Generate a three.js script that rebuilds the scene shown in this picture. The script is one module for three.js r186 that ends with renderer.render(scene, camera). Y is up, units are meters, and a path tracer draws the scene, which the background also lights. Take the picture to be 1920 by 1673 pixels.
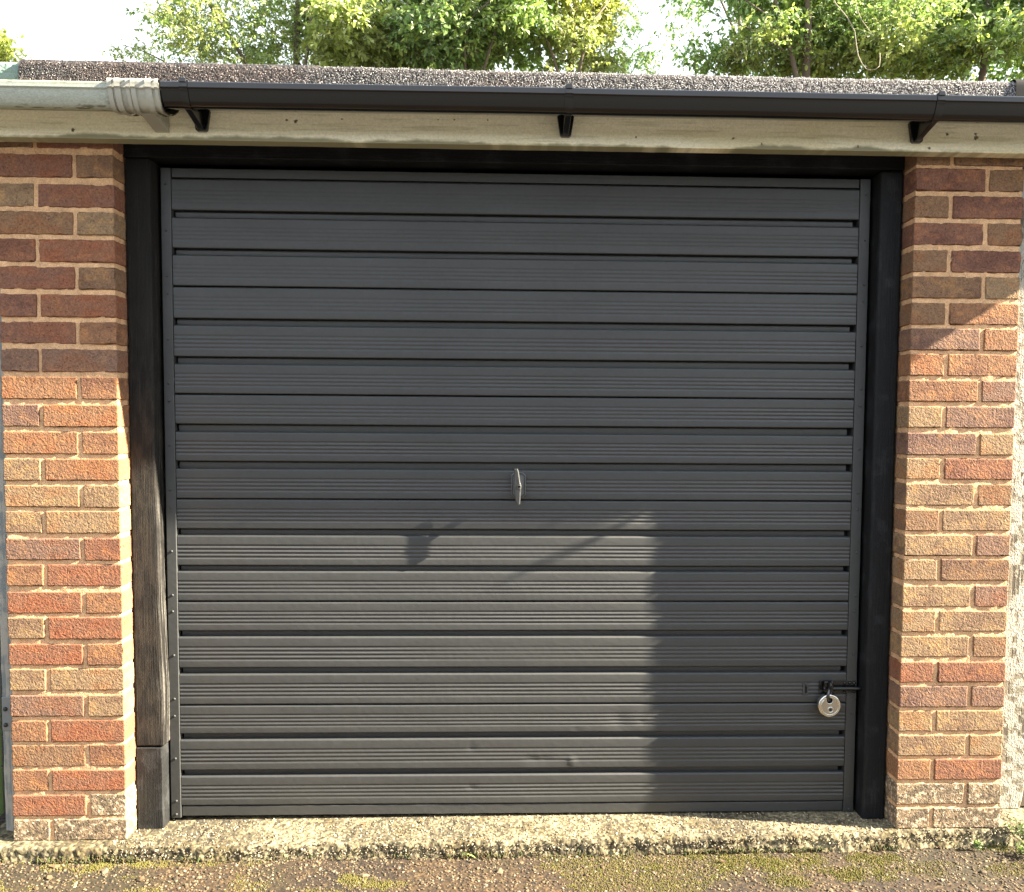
import * as THREE from 'three';
import { mergeGeometries } from 'three/addons/utils/BufferGeometryUtils.js';

// ---------------------------------------------------------------- camera, sky, sun, exposure
const scene = new THREE.Scene();
const camera = new THREE.PerspectiveCamera(53.49, 1024 / 892, 0.05, 400);
camera.rotation.order = 'YXZ';
camera.position.set(0, 1.2145, 2.52);
camera.rotation.set(-0.05765, -0.03366, 0.00696);
camera.setViewOffset(1920, 1673, -45.04, -48.16, 1920, 1673);   // lens shift of the cropped picture
camera.updateProjectionMatrix();
scene.add(camera);

const renderer = new THREE.WebGLRenderer();
renderer.toneMapping = THREE.LinearToneMapping;
renderer.toneMappingExposure = 8.9;
renderer.shadowMap.enabled = true;

const SUN = new THREE.Vector3(6.15, 3.72, 1).normalize();
{ // hazy bright summer sky, paler to the horizon and round the sun
  const W = 128, H = 64, px = new Float32Array(W * H * 4), v = new THREE.Vector3();
  for (let j = 0; j < H; j++) for (let i = 0; i < W; i++) {
    const el = ((j + 0.5) / H - 0.5) * Math.PI, az = ((i + 0.5) / W - 0.5) * 2 * Math.PI;
    v.set(Math.cos(el) * Math.cos(az), Math.sin(el), Math.cos(el) * Math.sin(az));
    const h = Math.max(0, v.y), k = Math.pow(1 - h, 1.6);
    const g = Math.pow(Math.max(0, v.dot(SUN)), 6) * 0.10;
    const o = (j * W + i) * 4;
    px[o] = 0.188 + 0.075 * k + g; px[o + 1] = 0.215 + 0.064 * k + g * 0.95; px[o + 2] = 0.253 + 0.046 * k + g * 0.85; px[o + 3] = 1;
  }
  const t = new THREE.DataTexture(px, W, H, THREE.RGBAFormat, THREE.FloatType);
  t.mapping = THREE.EquirectangularReflectionMapping; t.magFilter = THREE.LinearFilter; t.minFilter = THREE.LinearFilter; t.needsUpdate = true;
  scene.background = t; scene.environment = t;
}
const sun = new THREE.DirectionalLight(new THREE.Color().setRGB(1, 0.89, 0.70), 5);
sun.position.copy(SUN).multiplyScalar(30); sun.castShadow = true;
sun.shadow.mapSize.set(4096, 4096); sun.shadow.camera.left = -12; sun.shadow.camera.right = 12; sun.shadow.camera.top = 12; sun.shadow.camera.bottom = -12; sun.shadow.camera.far = 80;
scene.add(sun); scene.add(sun.target);

// ---------------------------------------------------------------- helpers
let seed = 12345;
const rnd = () => { seed |= 0; seed = seed + 0x6D2B79F5 | 0; let t = Math.imul(seed ^ seed >>> 15, 1 | seed); t = t + Math.imul(t ^ t >>> 7, 61 | t) ^ t; return ((t ^ t >>> 14) >>> 0) / 4294967296; };
const rr = (a, b) => a + (b - a) * rnd();
const clamp = (x, a = 0, b = 1) => Math.min(b, Math.max(a, x));
const sst = (a, b, x) => { const t = clamp((x - a) / (b - a)); return t * t * (3 - 2 * t); };
const mix = (a, b, t) => a + (b - a) * t;
const PT = new Float32Array(65536); for (let i = 0; i < 65536; i++) PT[i] = rnd();
const hsh = (x, y, s) => PT[(Math.imul(x, 1619) + Math.imul(y, 31337) + Math.imul(s, 6971)) & 65535];
function vn(x, y, s = 0, p = 0, q = 0) {            // value noise, tiles every p by q cells when given
  let xi = Math.floor(x), yi = Math.floor(y); const fx = x - xi, fy = y - yi;
  let x1 = xi + 1, y1 = yi + 1;
  if (p) { xi = ((xi % p) + p) % p; x1 = ((x1 % p) + p) % p; }
  if (q) { yi = ((yi % q) + q) % q; y1 = ((y1 % q) + q) % q; }
  const u = fx * fx * (3 - 2 * fx), w = fy * fy * (3 - 2 * fy);
  return mix(mix(hsh(xi, yi, s), hsh(x1, yi, s), u), mix(hsh(xi, y1, s), hsh(x1, y1, s), u), w);
}
function fbm(x, y, o = 4, s = 0, p = 0, q = 0) { let a = 0, n = 0, k = 1; for (let i = 0; i < o; i++) { a += k * vn(x, y, s + i * 17, p, q); n += k; k *= 0.5; x *= 2; y *= 2; p *= 2; q *= 2; } return a / n; }
function tex(w, h, fn, srgb) {                      // fn(u, v) -> [r, g, b] or a number, 0..1 (display values when srgb)
  const d = new Uint8Array(w * h * 4);
  for (let j = 0; j < h; j++) for (let i = 0; i < w; i++) {
    const c = fn((i + 0.5) / w, (j + 0.5) / h), o = (j * w + i) * 4;
    if (typeof c === 'number') d[o] = d[o + 1] = d[o + 2] = clamp(c) * 255; else { d[o] = clamp(c[0]) * 255; d[o + 1] = clamp(c[1]) * 255; d[o + 2] = clamp(c[2]) * 255; }
    d[o + 3] = 255;
  }
  const t = new THREE.DataTexture(d, w, h, THREE.RGBAFormat);
  t.wrapS = t.wrapT = THREE.RepeatWrapping; t.magFilter = THREE.LinearFilter; t.minFilter = THREE.LinearMipmapLinearFilter; t.generateMipmaps = true;
  if (srgb) t.colorSpace = THREE.SRGBColorSpace; t.needsUpdate = true; return t;
}
const lerp3 = (a, b, t) => [mix(a[0], b[0], t), mix(a[1], b[1], t), mix(a[2], b[2], t)];
const rgb = (r, g, b) => new THREE.Color().setRGB(r, g, b);
const mat = (o) => { const c = o.rgb; delete o.rgb; const m = o.phys ? (delete o.phys, new THREE.MeshPhysicalMaterial(o)) : new THREE.MeshStandardMaterial(o); if (c) m.color = rgb(...c); return m; };

const taken = {};
const numbered = (n) => { const k = taken[n] = (taken[n] ?? -1) + 1; return k ? `${n}_${String(k).padStart(3, '0')}` : n; };
function mesh(name, g, m, parent) { const o = new THREE.Mesh(g, m); o.name = name; o.castShadow = o.receiveShadow = true; if (parent) parent.add(o); return o; }
function top(o, name, label, category, group) { o.name = numbered(name); scene.add(o); o.userData.label = label; o.userData.category = category; if (group) o.userData.group = group; return o; }
function thing(name, label, category, p = [0, 0, 0], group) { const o = new THREE.Group(); o.position.set(...p); return top(o, name, label, category, group); }
function setting(name, g, m, label) { const o = mesh(name, g, m, scene); o.userData.kind = 'structure'; if (label) o.userData.label = label; return o; }
function uvBox(g, s = 1, ou = 0, ov = 0) {           // uv in metres by facing
  const p = g.attributes.position, n = g.attributes.normal, uv = new Float32Array(p.count * 2);
  for (let i = 0; i < p.count; i++) {
    const ax = Math.abs(n.getX(i)), ay = Math.abs(n.getY(i)), az = Math.abs(n.getZ(i));
    let a, b; if (az >= ax && az >= ay) { a = p.getX(i); b = p.getY(i); } else if (ax >= ay) { a = p.getZ(i); b = p.getY(i); } else { a = p.getX(i); b = p.getZ(i); }
    uv[2 * i] = a * s + ou; uv[2 * i + 1] = b * s + ov;
  }
  g.setAttribute('uv', new THREE.BufferAttribute(uv, 2)); return g;
}
function rbox(w, h, d, r = 0.002, sx = 1, sy = 1, sz = 1, jit = 0, js = 0, chip = 0) {   // box with rounded, slightly worn edges, centred
  const lay = (L, n) => { const a = [-L / 2, -L / 2 + r * 0.35, -L / 2 + r]; for (let i = 1; i < n; i++) a.push(mix(-L / 2 + r, L / 2 - r, i / n)); a.push(L / 2 - r, L / 2 - r * 0.35, L / 2); return a; };
  const X = lay(w, sx), Y = lay(h, sy), Z = lay(d, sz), P = [], N = [], I = [];
  const face = (A, B, f) => { const o = P.length / 3; for (const b of B) for (const a of A) { const q = f(a, b); 
      const c = [clamp(q[0], -w / 2 + r, w / 2 - r), clamp(q[1], -h / 2 + r, h / 2 - r), clamp(q[2], -d / 2 + r, d / 2 - r)];
      let n = [q[0] - c[0], q[1] - c[1], q[2] - c[2]]; const l = Math.hypot(...n) || 1; n = n.map((e) => e / l);
      let j = 0; if (jit) j = (fbm((c[0] + c[2] * 1.7) * 60 + js * 13.1, (c[1] + c[2]) * 60 + js * 7.7, 3, js) - 0.5) * 2 * jit;
      if (chip) { const ne = (Math.abs(n[0]) > 0.2) + (Math.abs(n[1]) > 0.2) + (Math.abs(n[2]) > 0.2); if (ne > 1) j -= chip * sst(0.60, 0.80, fbm((q[0] + q[2]) * 34 + js * 31, (q[1] * 1.3 - q[2]) * 34 + js * 17, 3, js + 70)); }
      P.push(c[0] + n[0] * (r + j), c[1] + n[1] * (r + j), c[2] + n[2] * (r + j)); N.push(...n); }
    const na = A.length; for (let j = 0; j < B.length - 1; j++) for (let i = 0; i < na - 1; i++) { const k = o + j * na + i; I.push(k, k + 1, k + na + 1, k, k + na + 1, k + na); } };
  const rv = (a) => [...a].reverse();
  face(X, Y, (a, b) => [a, b, d / 2]); face(rv(X), Y, (a, b) => [a, b, -d / 2]);
  face(rv(Z), Y, (a, b) => [w / 2, b, a]); face(Z, Y, (a, b) => [-w / 2, b, a]);
  face(X, rv(Z), (a, b) => [a, h / 2, b]); face(X, Z, (a, b) => [a, -h / 2, b]);
  const g = new THREE.BufferGeometry(); g.setAttribute('position', new THREE.Float32BufferAttribute(P, 3)); g.setAttribute('normal', new THREE.Float32BufferAttribute(N, 3)); g.setIndex(I);
  return uvBox(g);
}
const at = (g, x, y, z) => g.translate(x, y, z);
function boxFT(x0, x1, y0, y1, z0, z1, r = 0.002, sx = 1, sy = 1, sz = 1, jit = 0, js = 0) { const g = at(rbox(x1 - x0, y1 - y0, z1 - z0, r, sx, sy, sz, jit, js), (x0 + x1) / 2, (y0 + y1) / 2, (z0 + z1) / 2); return uvBox(g); }
function sweepX(prof, xs, off, closed = false) {       // profile [[y,z]...] swept along x; off(x, y, z, i) may move a point
  const n = prof.length, P = [], I = [], UV = []; let L = [0]; for (let i = 1; i < n; i++) L.push(L[i - 1] + Math.hypot(prof[i][0] - prof[i - 1][0], prof[i][1] - prof[i - 1][1]));
  for (const x of xs) for (let i = 0; i < n; i++) { let q = [x, prof[i][0], prof[i][1]]; if (off) q = off(q[0], q[1], q[2], i); P.push(...q); UV.push(x, L[i]); }
  const m = closed ? n : n - 1;
  for (let k = 0; k < xs.length - 1; k++) for (let i = 0; i < m; i++) { const a = k * n + i, b = k * n + (i + 1) % n, c = a + n, e = b + n; I.push(a, b, c, b, e, c); }
  const g = new THREE.BufferGeometry(); g.setAttribute('position', new THREE.Float32BufferAttribute(P, 3)); g.setAttribute('uv', new THREE.Float32BufferAttribute(UV, 2)); g.setIndex(I); g.computeVertexNormals(); return g;
}
const lin = (a, b, n) => Array.from({ length: n + 1 }, (_, i) => a + (b - a) * i / n);
function tube(pts, r0, r1, seg = 6, sides = 6) {       // tapered tube through points
  const c = new THREE.CatmullRomCurve3(pts.map((p) => new THREE.Vector3(...p))), P = [], I = [], n = seg + 1;
  const fr = c.computeFrenetFrames(seg);
  for (let i = 0; i < n; i++) { const p = c.getPoint(i / seg), r = mix(r0, r1, i / seg); for (let k = 0; k <= sides; k++) { const a = k / sides * Math.PI * 2; P.push(p.x + r * (Math.cos(a) * fr.normals[i].x + Math.sin(a) * fr.binormals[i].x), p.y + r * (Math.cos(a) * fr.normals[i].y + Math.sin(a) * fr.binormals[i].y), p.z + r * (Math.cos(a) * fr.normals[i].z + Math.sin(a) * fr.binormals[i].z)); } }
  for (let i = 0; i < seg; i++) for (let k = 0; k < sides; k++) { const a = i * (sides + 1) + k, b = a + sides + 1; I.push(a, b, a + 1, b, b + 1, a + 1); }
  const g = new THREE.BufferGeometry(); g.setAttribute('position', new THREE.Float32BufferAttribute(P, 3)); g.setAttribute('uv', new THREE.Float32BufferAttribute(new Float32Array(P.length / 3 * 2), 2)); g.setIndex(I); g.computeVertexNormals(); return g;
}
function extrude(poly, depth, bevel = 0.0015, seg = 2) { const s = poly instanceof THREE.Shape ? poly : new THREE.Shape(poly.map((p) => new THREE.Vector2(...p))); return new THREE.ExtrudeGeometry(s, { depth, bevelEnabled: bevel > 0, bevelThickness: bevel, bevelSize: bevel, bevelSegments: seg, curveSegments: 24 }); }

// ---------------------------------------------------------------- materials
// brick: wire-cut clay, 0.5 m x 0.25 m of it per tile
const brickBump = tex(1024, 512, (u, v) => { const d = fbm(u * 90 + v * 26, v * 46 - u * 20, 3, 5, 0, 0), f = fbm(u * 256, v * 128, 2, 9, 256, 128), c = fbm(u * 24, v * 12, 3, 3, 24, 12); const pit = sst(0.70, 0.80, fbm(u * 80, v * 40, 2, 33, 80, 40)); return 0.28 + 0.42 * d + 0.28 * f + 0.12 * c - 0.45 * pit; });
const brickTone = (s, dark, pale) => tex(1024, 512, (u, v) => {
  const a = fbm(u * 8, v * 8, 4, s, 8, 8), b = fbm(u * 128, v * 64, 2, s + 40, 128, 64), e = fbm(u * 20, v * 14, 4, s + 80, 20, 14);
  let c = [0.78, 0.78, 0.78]; c = lerp3(c, dark, sst(0.42, 0.80, a) * 0.55); c = lerp3(c, pale, sst(0.50, 0.80, e) * 0.55);
  const k = 0.82 + 0.36 * b; c = c.map((x) => x * k);
  const sp = fbm(u * 200, v * 100, 1, s + 120, 200, 100); if (sp > 0.86) c = lerp3(c, [1, 0.92, 0.8], 0.55); if (sp < 0.1) c = c.map((x) => x * 0.55);
  return c; }, true);
const toneA = brickTone(11, [0.56, 0.52, 0.56], [0.98, 0.93, 0.80]), toneB = brickTone(61, [0.86, 0.72, 0.62], [0.90, 0.88, 0.78]);
const lichenTone = tex(1024, 512, (u, v) => {
  const a = fbm(u * 24, v * 16, 4, 210, 24, 16), b = fbm(u * 128, v * 64, 2, 222, 128, 64), e = fbm(u * 60, v * 34, 3, 231, 60, 34);
  let c = lerp3([0.74, 0.70, 0.64], [0.56, 0.54, 0.50], sst(0.4, 0.6, a)); c = lerp3(c, [1, 1, 0.97], sst(0.60, 0.68, e) * 0.9); const k = 0.65 + 0.6 * b; return c.map((x) => x * k); }, true);
const BR = { D: [0.305, 0.139, 0.085], R: [0.348, 0.152, 0.083], O: [0.395, 0.197, 0.099], T: [0.404, 0.259, 0.141], B: [0.324, 0.183, 0.099], P: [0.305, 0.171, 0.113], L: [0.520, 0.410, 0.300] };
const brickMats = {};
for (const k in BR) brickMats[k] = [toneA, toneB].map((t, i) => mat({ rgb: BR[k], map: k === 'L' ? lichenTone : t, bumpMap: brickBump, bumpScale: 0.0022, roughness: 0.93 }));
const mortarTex = tex(512, 512, (u, v) => { const a = fbm(u * 16, v * 16, 4, 300, 16, 16), b = fbm(u * 128, v * 128, 2, 310, 128, 128); const k = 0.76 + 0.18 * a + 0.26 * (b - 0.5); return [k, k * 0.97, k * 0.93]; }, true);
const mortarBump = tex(512, 512, (u, v) => 0.5 * fbm(u * 160, v * 160, 2, 320, 160, 160) + 0.5 * fbm(u * 30, v * 30, 3, 324, 30, 30));
for (const t of [mortarTex, mortarBump]) t.repeat.set(4, 4);
const mortarM = mat({ rgb: [0.84, 0.545, 0.32], map: mortarTex, bumpMap: mortarBump, bumpScale: 0.003, roughness: 0.95 });
for (const t of [brickBump, toneA, toneB, lichenTone]) t.repeat.set(2, 4);

// cream fascia paint, flaking along its foot, with nail holes and knots (2.9 m long; v over 0.105 m)
const FX0 = -2.6, FX1 = 3.4, FY0 = 1.966, FY1 = 2.075;
const spots = []; for (let i = 0; i < 60; i++) spots.push([rnd(), rr(0.1, 0.9), rr(0.0006, 0.0016), rnd()]);
const fasciaPeel = (x, y) => sst(0.0, 0.010, 0.008 + 0.034 * (fbm(x * 7, 3.3, 4, 411) - 0.42) + 0.006 * (fbm(x * 60, y * 90, 3, 413) - 0.5) - y);
const FU = (u) => FX0 + u * (FX1 - FX0), FV = (v) => v * (FY1 - FY0);
const fasciaHoles = [[-0.60, 0.058, 0.006], [-0.575, 0.055, 0.008], [-0.45, 0.062, 0.004], [-0.19, 0.065, 0.003], [-0.145, 0.066, 0.0035], [-0.055, 0.066, 0.004], [0.352, 0.028, 0.005], [1.30, 0.052, 0.006], [1.302, 0.042, 0.009], [1.22, 0.05, 0.008], [-1.17, 0.022, 0.007], [0.62, 0.03, 0.006], [0.70, 0.016, 0.004], [1.17, 0.012, 0.006], [0.97, 0.014, 0.005]];
const fasciaHole = (x, y) => { let k = 0; for (const [hx, hy, r] of fasciaHoles) { const d = Math.hypot((x - hx) * 1.2, y - hy) + (fbm(x * 300, y * 300, 2, 430) - 0.5) * r; k = Math.max(k, 1 - sst(r * 0.35, r * 0.75, d)); } return k; };
const crackX = [];
const fasciaMap = tex(2048, 128, (u, v) => {
  const x = FU(u), y = FV(v); let c = [0.97, 0.945, 0.84];
  const g = fbm(x * 5, y * 160, 4, 401), b = fbm(x * 3, y * 12, 4, 405), f = fbm(x * 320, y * 320, 2, 407);
  c = lerp3(c, [0.91, 0.87, 0.72], sst(0.45, 0.75, b) * 0.75); c = lerp3(c, [0.94, 0.90, 0.80], sst(0.5, 0.8, g) * 0.5); c = c.map((e) => e * (0.93 + 0.14 * f));
  c = lerp3(c, [0.52, 0.50, 0.40], sst(0.55, 0.80, fbm(x * 9, y * 150, 5, 440)) * 0.20);
  c = lerp3(c, [0.50, 0.49, 0.38], fasciaPeel(x, y) * 0.85);
  for (const e of crackX) if (Math.abs(x - e - 0.0015 * fbm(y * 60, e, 2, 3)) < 0.0012) c = lerp3(c, [0.36, 0.32, 0.25], 0.5);
  return lerp3(c, [0.20, 0.15, 0.10], fasciaHole(x, y) * 0.8); }, true);
const fasciaBump = tex(2048, 128, (u, v) => { const x = FU(u), y = FV(v); let h = 0.62 + 0.15 * fbm(x * 6, y * 200, 3, 401) - 0.35 * fasciaPeel(x, y) - 0.5 * fasciaHole(x, y); for (const e of crackX) if (Math.abs(x - e) < 0.0016) h -= 0.2; return h; });
const fasciaM = mat({ rgb: [0.97, 0.97, 0.97], map: fasciaMap, bumpMap: fasciaBump, bumpScale: 0.003, roughness: 0.6 });

// satin charcoal door paint: uneven gloss, specks
const doorRough = tex(1024, 1024, (u, v) => { const a = fbm(u * 6, v * 14, 4, 500, 6, 14), b = fbm(u * 3, v * 3, 3, 505, 3, 3), f = fbm(u * 256, v * 256, 1, 508, 256, 256); return 0.43 + 0.18 * a + 0.22 * b + 0.05 * f; });
const doorMap = tex(1024, 1024, (u, v) => { const a = fbm(u * 5, v * 12, 4, 520, 5, 12), f = fbm(u * 200, v * 200, 2, 523, 200, 200); let k = 0.82 + 0.2 * a + 0.10 * (f - 0.5); let c = [k, k, k * 0.99]; const run = sst(0.56, 0.78, fbm(u * 70, v * 5, 4, 532, 70, 5)); c = lerp3(c, [1, 0.98, 0.94], run * 0.35); const s = fbm(u * 256, v * 256, 1, 530, 256, 256); if (s > 0.955 && a > 0.5) c = [1, 1, 1]; return c; }, true);
const doorBump = tex(1024, 1024, (u, v) => 0.5 * fbm(u * 180, v * 180, 2, 540, 180, 180) + 0.5 * fbm(u * 14, v * 40, 3, 544, 14, 40));
for (const t of [doorRough, doorMap, doorBump]) t.repeat.set(0.45, 0.52);
const doorM = mat({ phys: 1, rgb: [0.0210, 0.0220, 0.0223], ior: 1.72, map: doorMap, roughnessMap: doorRough, roughness: 1.0, bumpMap: doorBump, bumpScale: 0.0006, metalness: 0 });
const blackM = mat({ phys: 1, specularIntensity: 0.3, rgb: [0.010, 0.010, 0.011], roughness: 0.8 });
// black painted timber, brushed grain along its length (uv.y), dusty wear
const woodMap = tex(512, 2048, (u, v) => { const g = fbm(u * 60, v * 14, 4, 600, 60, 14), b = fbm(u * 6, v * 24, 4, 606, 6, 24), f = fbm(u * 200, v * 300, 2, 609, 200, 300); let c = [0.20, 0.205, 0.21]; c = lerp3(c, [0.36, 0.37, 0.38], sst(0.5, 0.75, b) * 0.5 + sst(0.55, 0.8, g) * 0.3); const k = 0.75 + 0.5 * f; return c.map((e) => e * k); }, true);
const woodBump = tex(512, 2048, (u, v) => 0.6 * fbm(u * 80, v * 12, 4, 600, 80, 12) + 0.4 * fbm(u * 160, v * 160, 2, 620, 160, 160));
for (const t of [woodMap, woodBump]) t.repeat.set(4, 1);
const jambM = mat({ phys: 1, specularIntensity: 0.35, rgb: [0.26, 0.26, 0.27], map: woodMap, bumpMap: woodBump, bumpScale: 0.0015, roughness: 0.62 });
const woodMapX = woodMap.clone(); woodMapX.center.set(0, 0); woodMapX.rotation = Math.PI / 2; const woodBumpX = woodBump.clone(); woodBumpX.rotation = Math.PI / 2; woodMapX.repeat.set(4, 1); woodBumpX.repeat.set(4, 1);
const headM = mat({ phys: 1, specularIntensity: 0.3, rgb: [0.22, 0.22, 0.24], map: woodMapX, bumpMap: woodBumpX, bumpScale: 0.0015, roughness: 0.6 });
// the sun-worn jamb: thin black paint gone brown, pale split wood on its inner arris (u in metres across from x=-1.09, v height)
const wornMap = tex(512, 2048, (u, v) => {
  const y = v * 2.05, g = fbm(u * 70, v * 10, 4, 630), b = fbm(u * 7, v * 46, 4, 633), f = fbm(u * 220, v * 420, 2, 637), st = fbm(u * 150, v * 16, 3, 640);
  let c = [0.235, 0.225, 0.215]; c = lerp3(c, [0.37, 0.345, 0.31], sst(0.35, 0.65, b) * 0.75 * sst(1.9, 1.0, y)); c = lerp3(c, [0.55, 0.50, 0.43], sst(0.60, 0.78, g) * 0.4);
  const edge = sst(0.55, 0.9, u + 0.5 * (fbm(2.2, v * 30, 3, 650) - 0.5)) * sst(1.25, 0.9, y);
  c = lerp3(c, lerp3([0.18, 0.17, 0.16], [0.74, 0.72, 0.68], sst(0.48, 0.62, st)), edge * 0.9); const k = 0.7 + 0.6 * f; return c.map((e) => e * k); }, true);
const wornBump = tex(512, 2048, (u, v) => 0.75 * fbm(u * 110, v * 16, 4, 640) + 0.25 * fbm(u * 200, v * 300, 2, 655));
const wornM = mat({ phys: 1, specularIntensity: 0.4, rgb: [0.235, 0.235, 0.235], map: wornMap, bumpMap: wornBump, bumpScale: 0.0025, roughness: 0.75 });

const gutterDirt = tex(1024, 128, (u, v) => { const a = fbm(u * 40, v * 3, 4, 700, 40, 0), f = fbm(u * 300, v * 40, 2, 704, 300, 0); const k = 0.75 + 0.25 * a + 0.2 * (f - 0.5); return k; }, false);
const gutterM = mat({ rgb: [0.005, 0.005, 0.006], roughness: 0.13, roughnessMap: gutterDirt });
const gutterClip = mat({ rgb: [0.007, 0.007, 0.008], roughness: 0.2 });
const oldGutMap = tex(1024, 256, (u, v) => { // v runs round the profile; dirt hangs in ragged runs under the lip
  let c = [0.70, 0.72, 0.68]; const e = fbm(u * 26, 1.5, 5, 720), b = fbm(u * 60, v * 18, 4, 726), f = fbm(u * 400, v * 120, 2, 729);
  c = lerp3(c, [0.60, 0.585, 0.46], sst(0.52, 0.30, v + 0.16 * (e - 0.5))); c = lerp3(c, [0.33, 0.32, 0.25], sst(0.56, 0.70, b) * sst(0.72, 0.55, v) * 0.8);
  const k = 0.88 + 0.24 * f; return c.map((q) => q * k); }, true);
const oldGutM = mat({ rgb: [0.80, 0.81, 0.80], map: oldGutMap, roughness: 0.55 });
const oldClipM = mat({ rgb: [0.34, 0.335, 0.285], roughness: 0.5 });
const rustM = mat({ rgb: [0.22, 0.09, 0.04], roughness: 0.9 });

// mineral felt
const feltMap = tex(1024, 256, (u, v) => { const a = fbm(u * 300, v * 60, 2, 800, 300, 60), b = fbm(u * 12, v * 3, 4, 806, 12, 3); let c = lerp3([0.20, 0.18, 0.185], [0.46, 0.42, 0.41], sst(0.35, 0.7, a)); return lerp3(c, [0.36, 0.28, 0.23], sst(0.5, 0.75, b) * 0.4); }, true);
const feltM = mat({ rgb: [0.35, 0.35, 0.35], map: feltMap, bumpMap: tex(512, 512, (u, v) => fbm(u * 150, v * 150, 2, 820, 150, 150)), bumpScale: 0.004, roughness: 0.8 });
const grainM = mat({ rgb: [1, 1, 1], roughness: 0.42 });
const feltGreenM = mat({ rgb: [0.16, 0.22, 0.19], bumpMap: feltM.bumpMap, bumpScale: 0.004, roughness: 0.85 });

// ground: worn tarmac gone to grit and moss, 3.4 m x 0.85 m tile
const groundMap = tex(2048, 512, (u, v) => {
  const a = fbm(u * 16, v * 4, 5, 900, 16, 4), b = fbm(u * 640, v * 160, 2, 905, 640, 160), e = fbm(u * 320, v * 80, 2, 911, 320, 80), mo = fbm(u * 13, v * 5, 5, 917, 13, 5);
  let c = lerp3([0.33, 0.27, 0.20], [0.47, 0.39, 0.285], sst(0.3, 0.7, a)); c = c.map((q) => q * (0.55 + 0.9 * b)); if (e > 0.72) c = lerp3(c, [0.75, 0.68, 0.55], 0.7); if (e < 0.24) c = c.map((q) => q * 0.55);
  return lerp3(c, [0.34, 0.33, 0.15], sst(0.58, 0.72, mo) * 0.55); }, true);
const groundBump = tex(2048, 512, (u, v) => 0.65 * fbm(u * 400, v * 100, 3, 911, 400, 100) + 0.35 * fbm(u * 64, v * 16, 3, 930, 64, 16));
for (const t of [groundMap, groundBump]) t.repeat.set(1 / 3.4, 1 / 0.85);
const groundM = mat({ rgb: [0.185, 0.150, 0.098], map: groundMap, bumpMap: groundBump, bumpScale: 0.007, roughness: 0.95 });
const slabMap = tex(2048, 256, (u, v) => {
  const a = fbm(u * 20, v * 3, 4, 950, 20, 3), b = fbm(u * 520, v * 60, 2, 955, 520, 60), e = fbm(u * 280, v * 32, 2, 960, 280, 32);
  let c = lerp3([0.46, 0.43, 0.36], [0.68, 0.64, 0.55], sst(0.35, 0.65, a)); c = lerp3(c, [0.44, 0.39, 0.28], sst(0.55, 0.7, fbm(u * 44, v * 7, 4, 970, 44, 7)) * 0.7); c = c.map((q) => q * (0.45 + 1.05 * b)); if (e > 0.7) c = lerp3(c, [0.86, 0.82, 0.72], 0.6); if (e < 0.27) c = lerp3(c, [0.30, 0.25, 0.19], 0.6); return c; }, true);
const slabBump = tex(2048, 256, (u, v) => 0.6 * fbm(u * 280, v * 32, 3, 960, 280, 32) + 0.4 * fbm(u * 90, v * 12, 3, 966, 90, 12));
for (const t of [slabMap, slabBump]) t.repeat.set(1 / 3.4, 1 / 0.42);
const slabM = mat({ rgb: [0.36, 0.34, 0.27], map: slabMap, bumpMap: slabBump, bumpScale: 0.010, roughness: 0.95 });
const peelMap = tex(256, 2048, (u, v) => { const a = fbm(u * 5, v * 90, 5, 980), g = fbm(u * 26, v * 14, 4, 983), f = fbm(u * 90, v * 600, 2, 986); let c = [0.86, 0.85, 0.80]; c = lerp3(c, [0.66, 0.62, 0.54], sst(0.44, 0.66, a)); c = lerp3(c, [0.46, 0.42, 0.36], sst(0.60, 0.68, a * 0.5 + g * 0.5)); const ck = fbm(u * 14, v * 24, 3, 988); if (Math.abs(ck - 0.5) < 0.008) c = lerp3(c, [0.3, 0.27, 0.22], 0.7); return c.map((q) => q * (0.85 + 0.3 * f)); }, true);
const greyMap = tex(256, 2048, (u, v) => { const a = fbm(u * 5, v * 70, 5, 990), g = fbm(u * 26, v * 14, 4, 993); return lerp3([0.50, 0.52, 0.52], [0.66, 0.64, 0.60], sst(0.45, 0.6, a * 0.5 + g * 0.5)); }, true);
for (const t of [peelMap, greyMap]) t.repeat.set(6, 0.48);
const whitePostM = mat({ rgb: [0.46, 0.455, 0.43], map: peelMap, bumpMap: peelMap, bumpScale: 0.003, roughness: 0.75 });
const greyPostM = mat({ rgb: [0.85, 0.85, 0.83], map: greyMap, roughness: 0.75 });
const steelM = mat({ rgb: [0.66, 0.65, 0.61], metalness: 1, roughness: 0.17 });
const zincM = mat({ rgb: [0.060, 0.061, 0.061], metalness: 0.5, roughness: 0.5, bumpMap: mortarBump, bumpScale: 0.0008 });
const satinBlackM = mat({ rgb: [0.005, 0.005, 0.005], roughness: 0.24 });
const plainWallM = mat({ rgb: [0.30, 0.14, 0.08], roughness: 0.95 });

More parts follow.
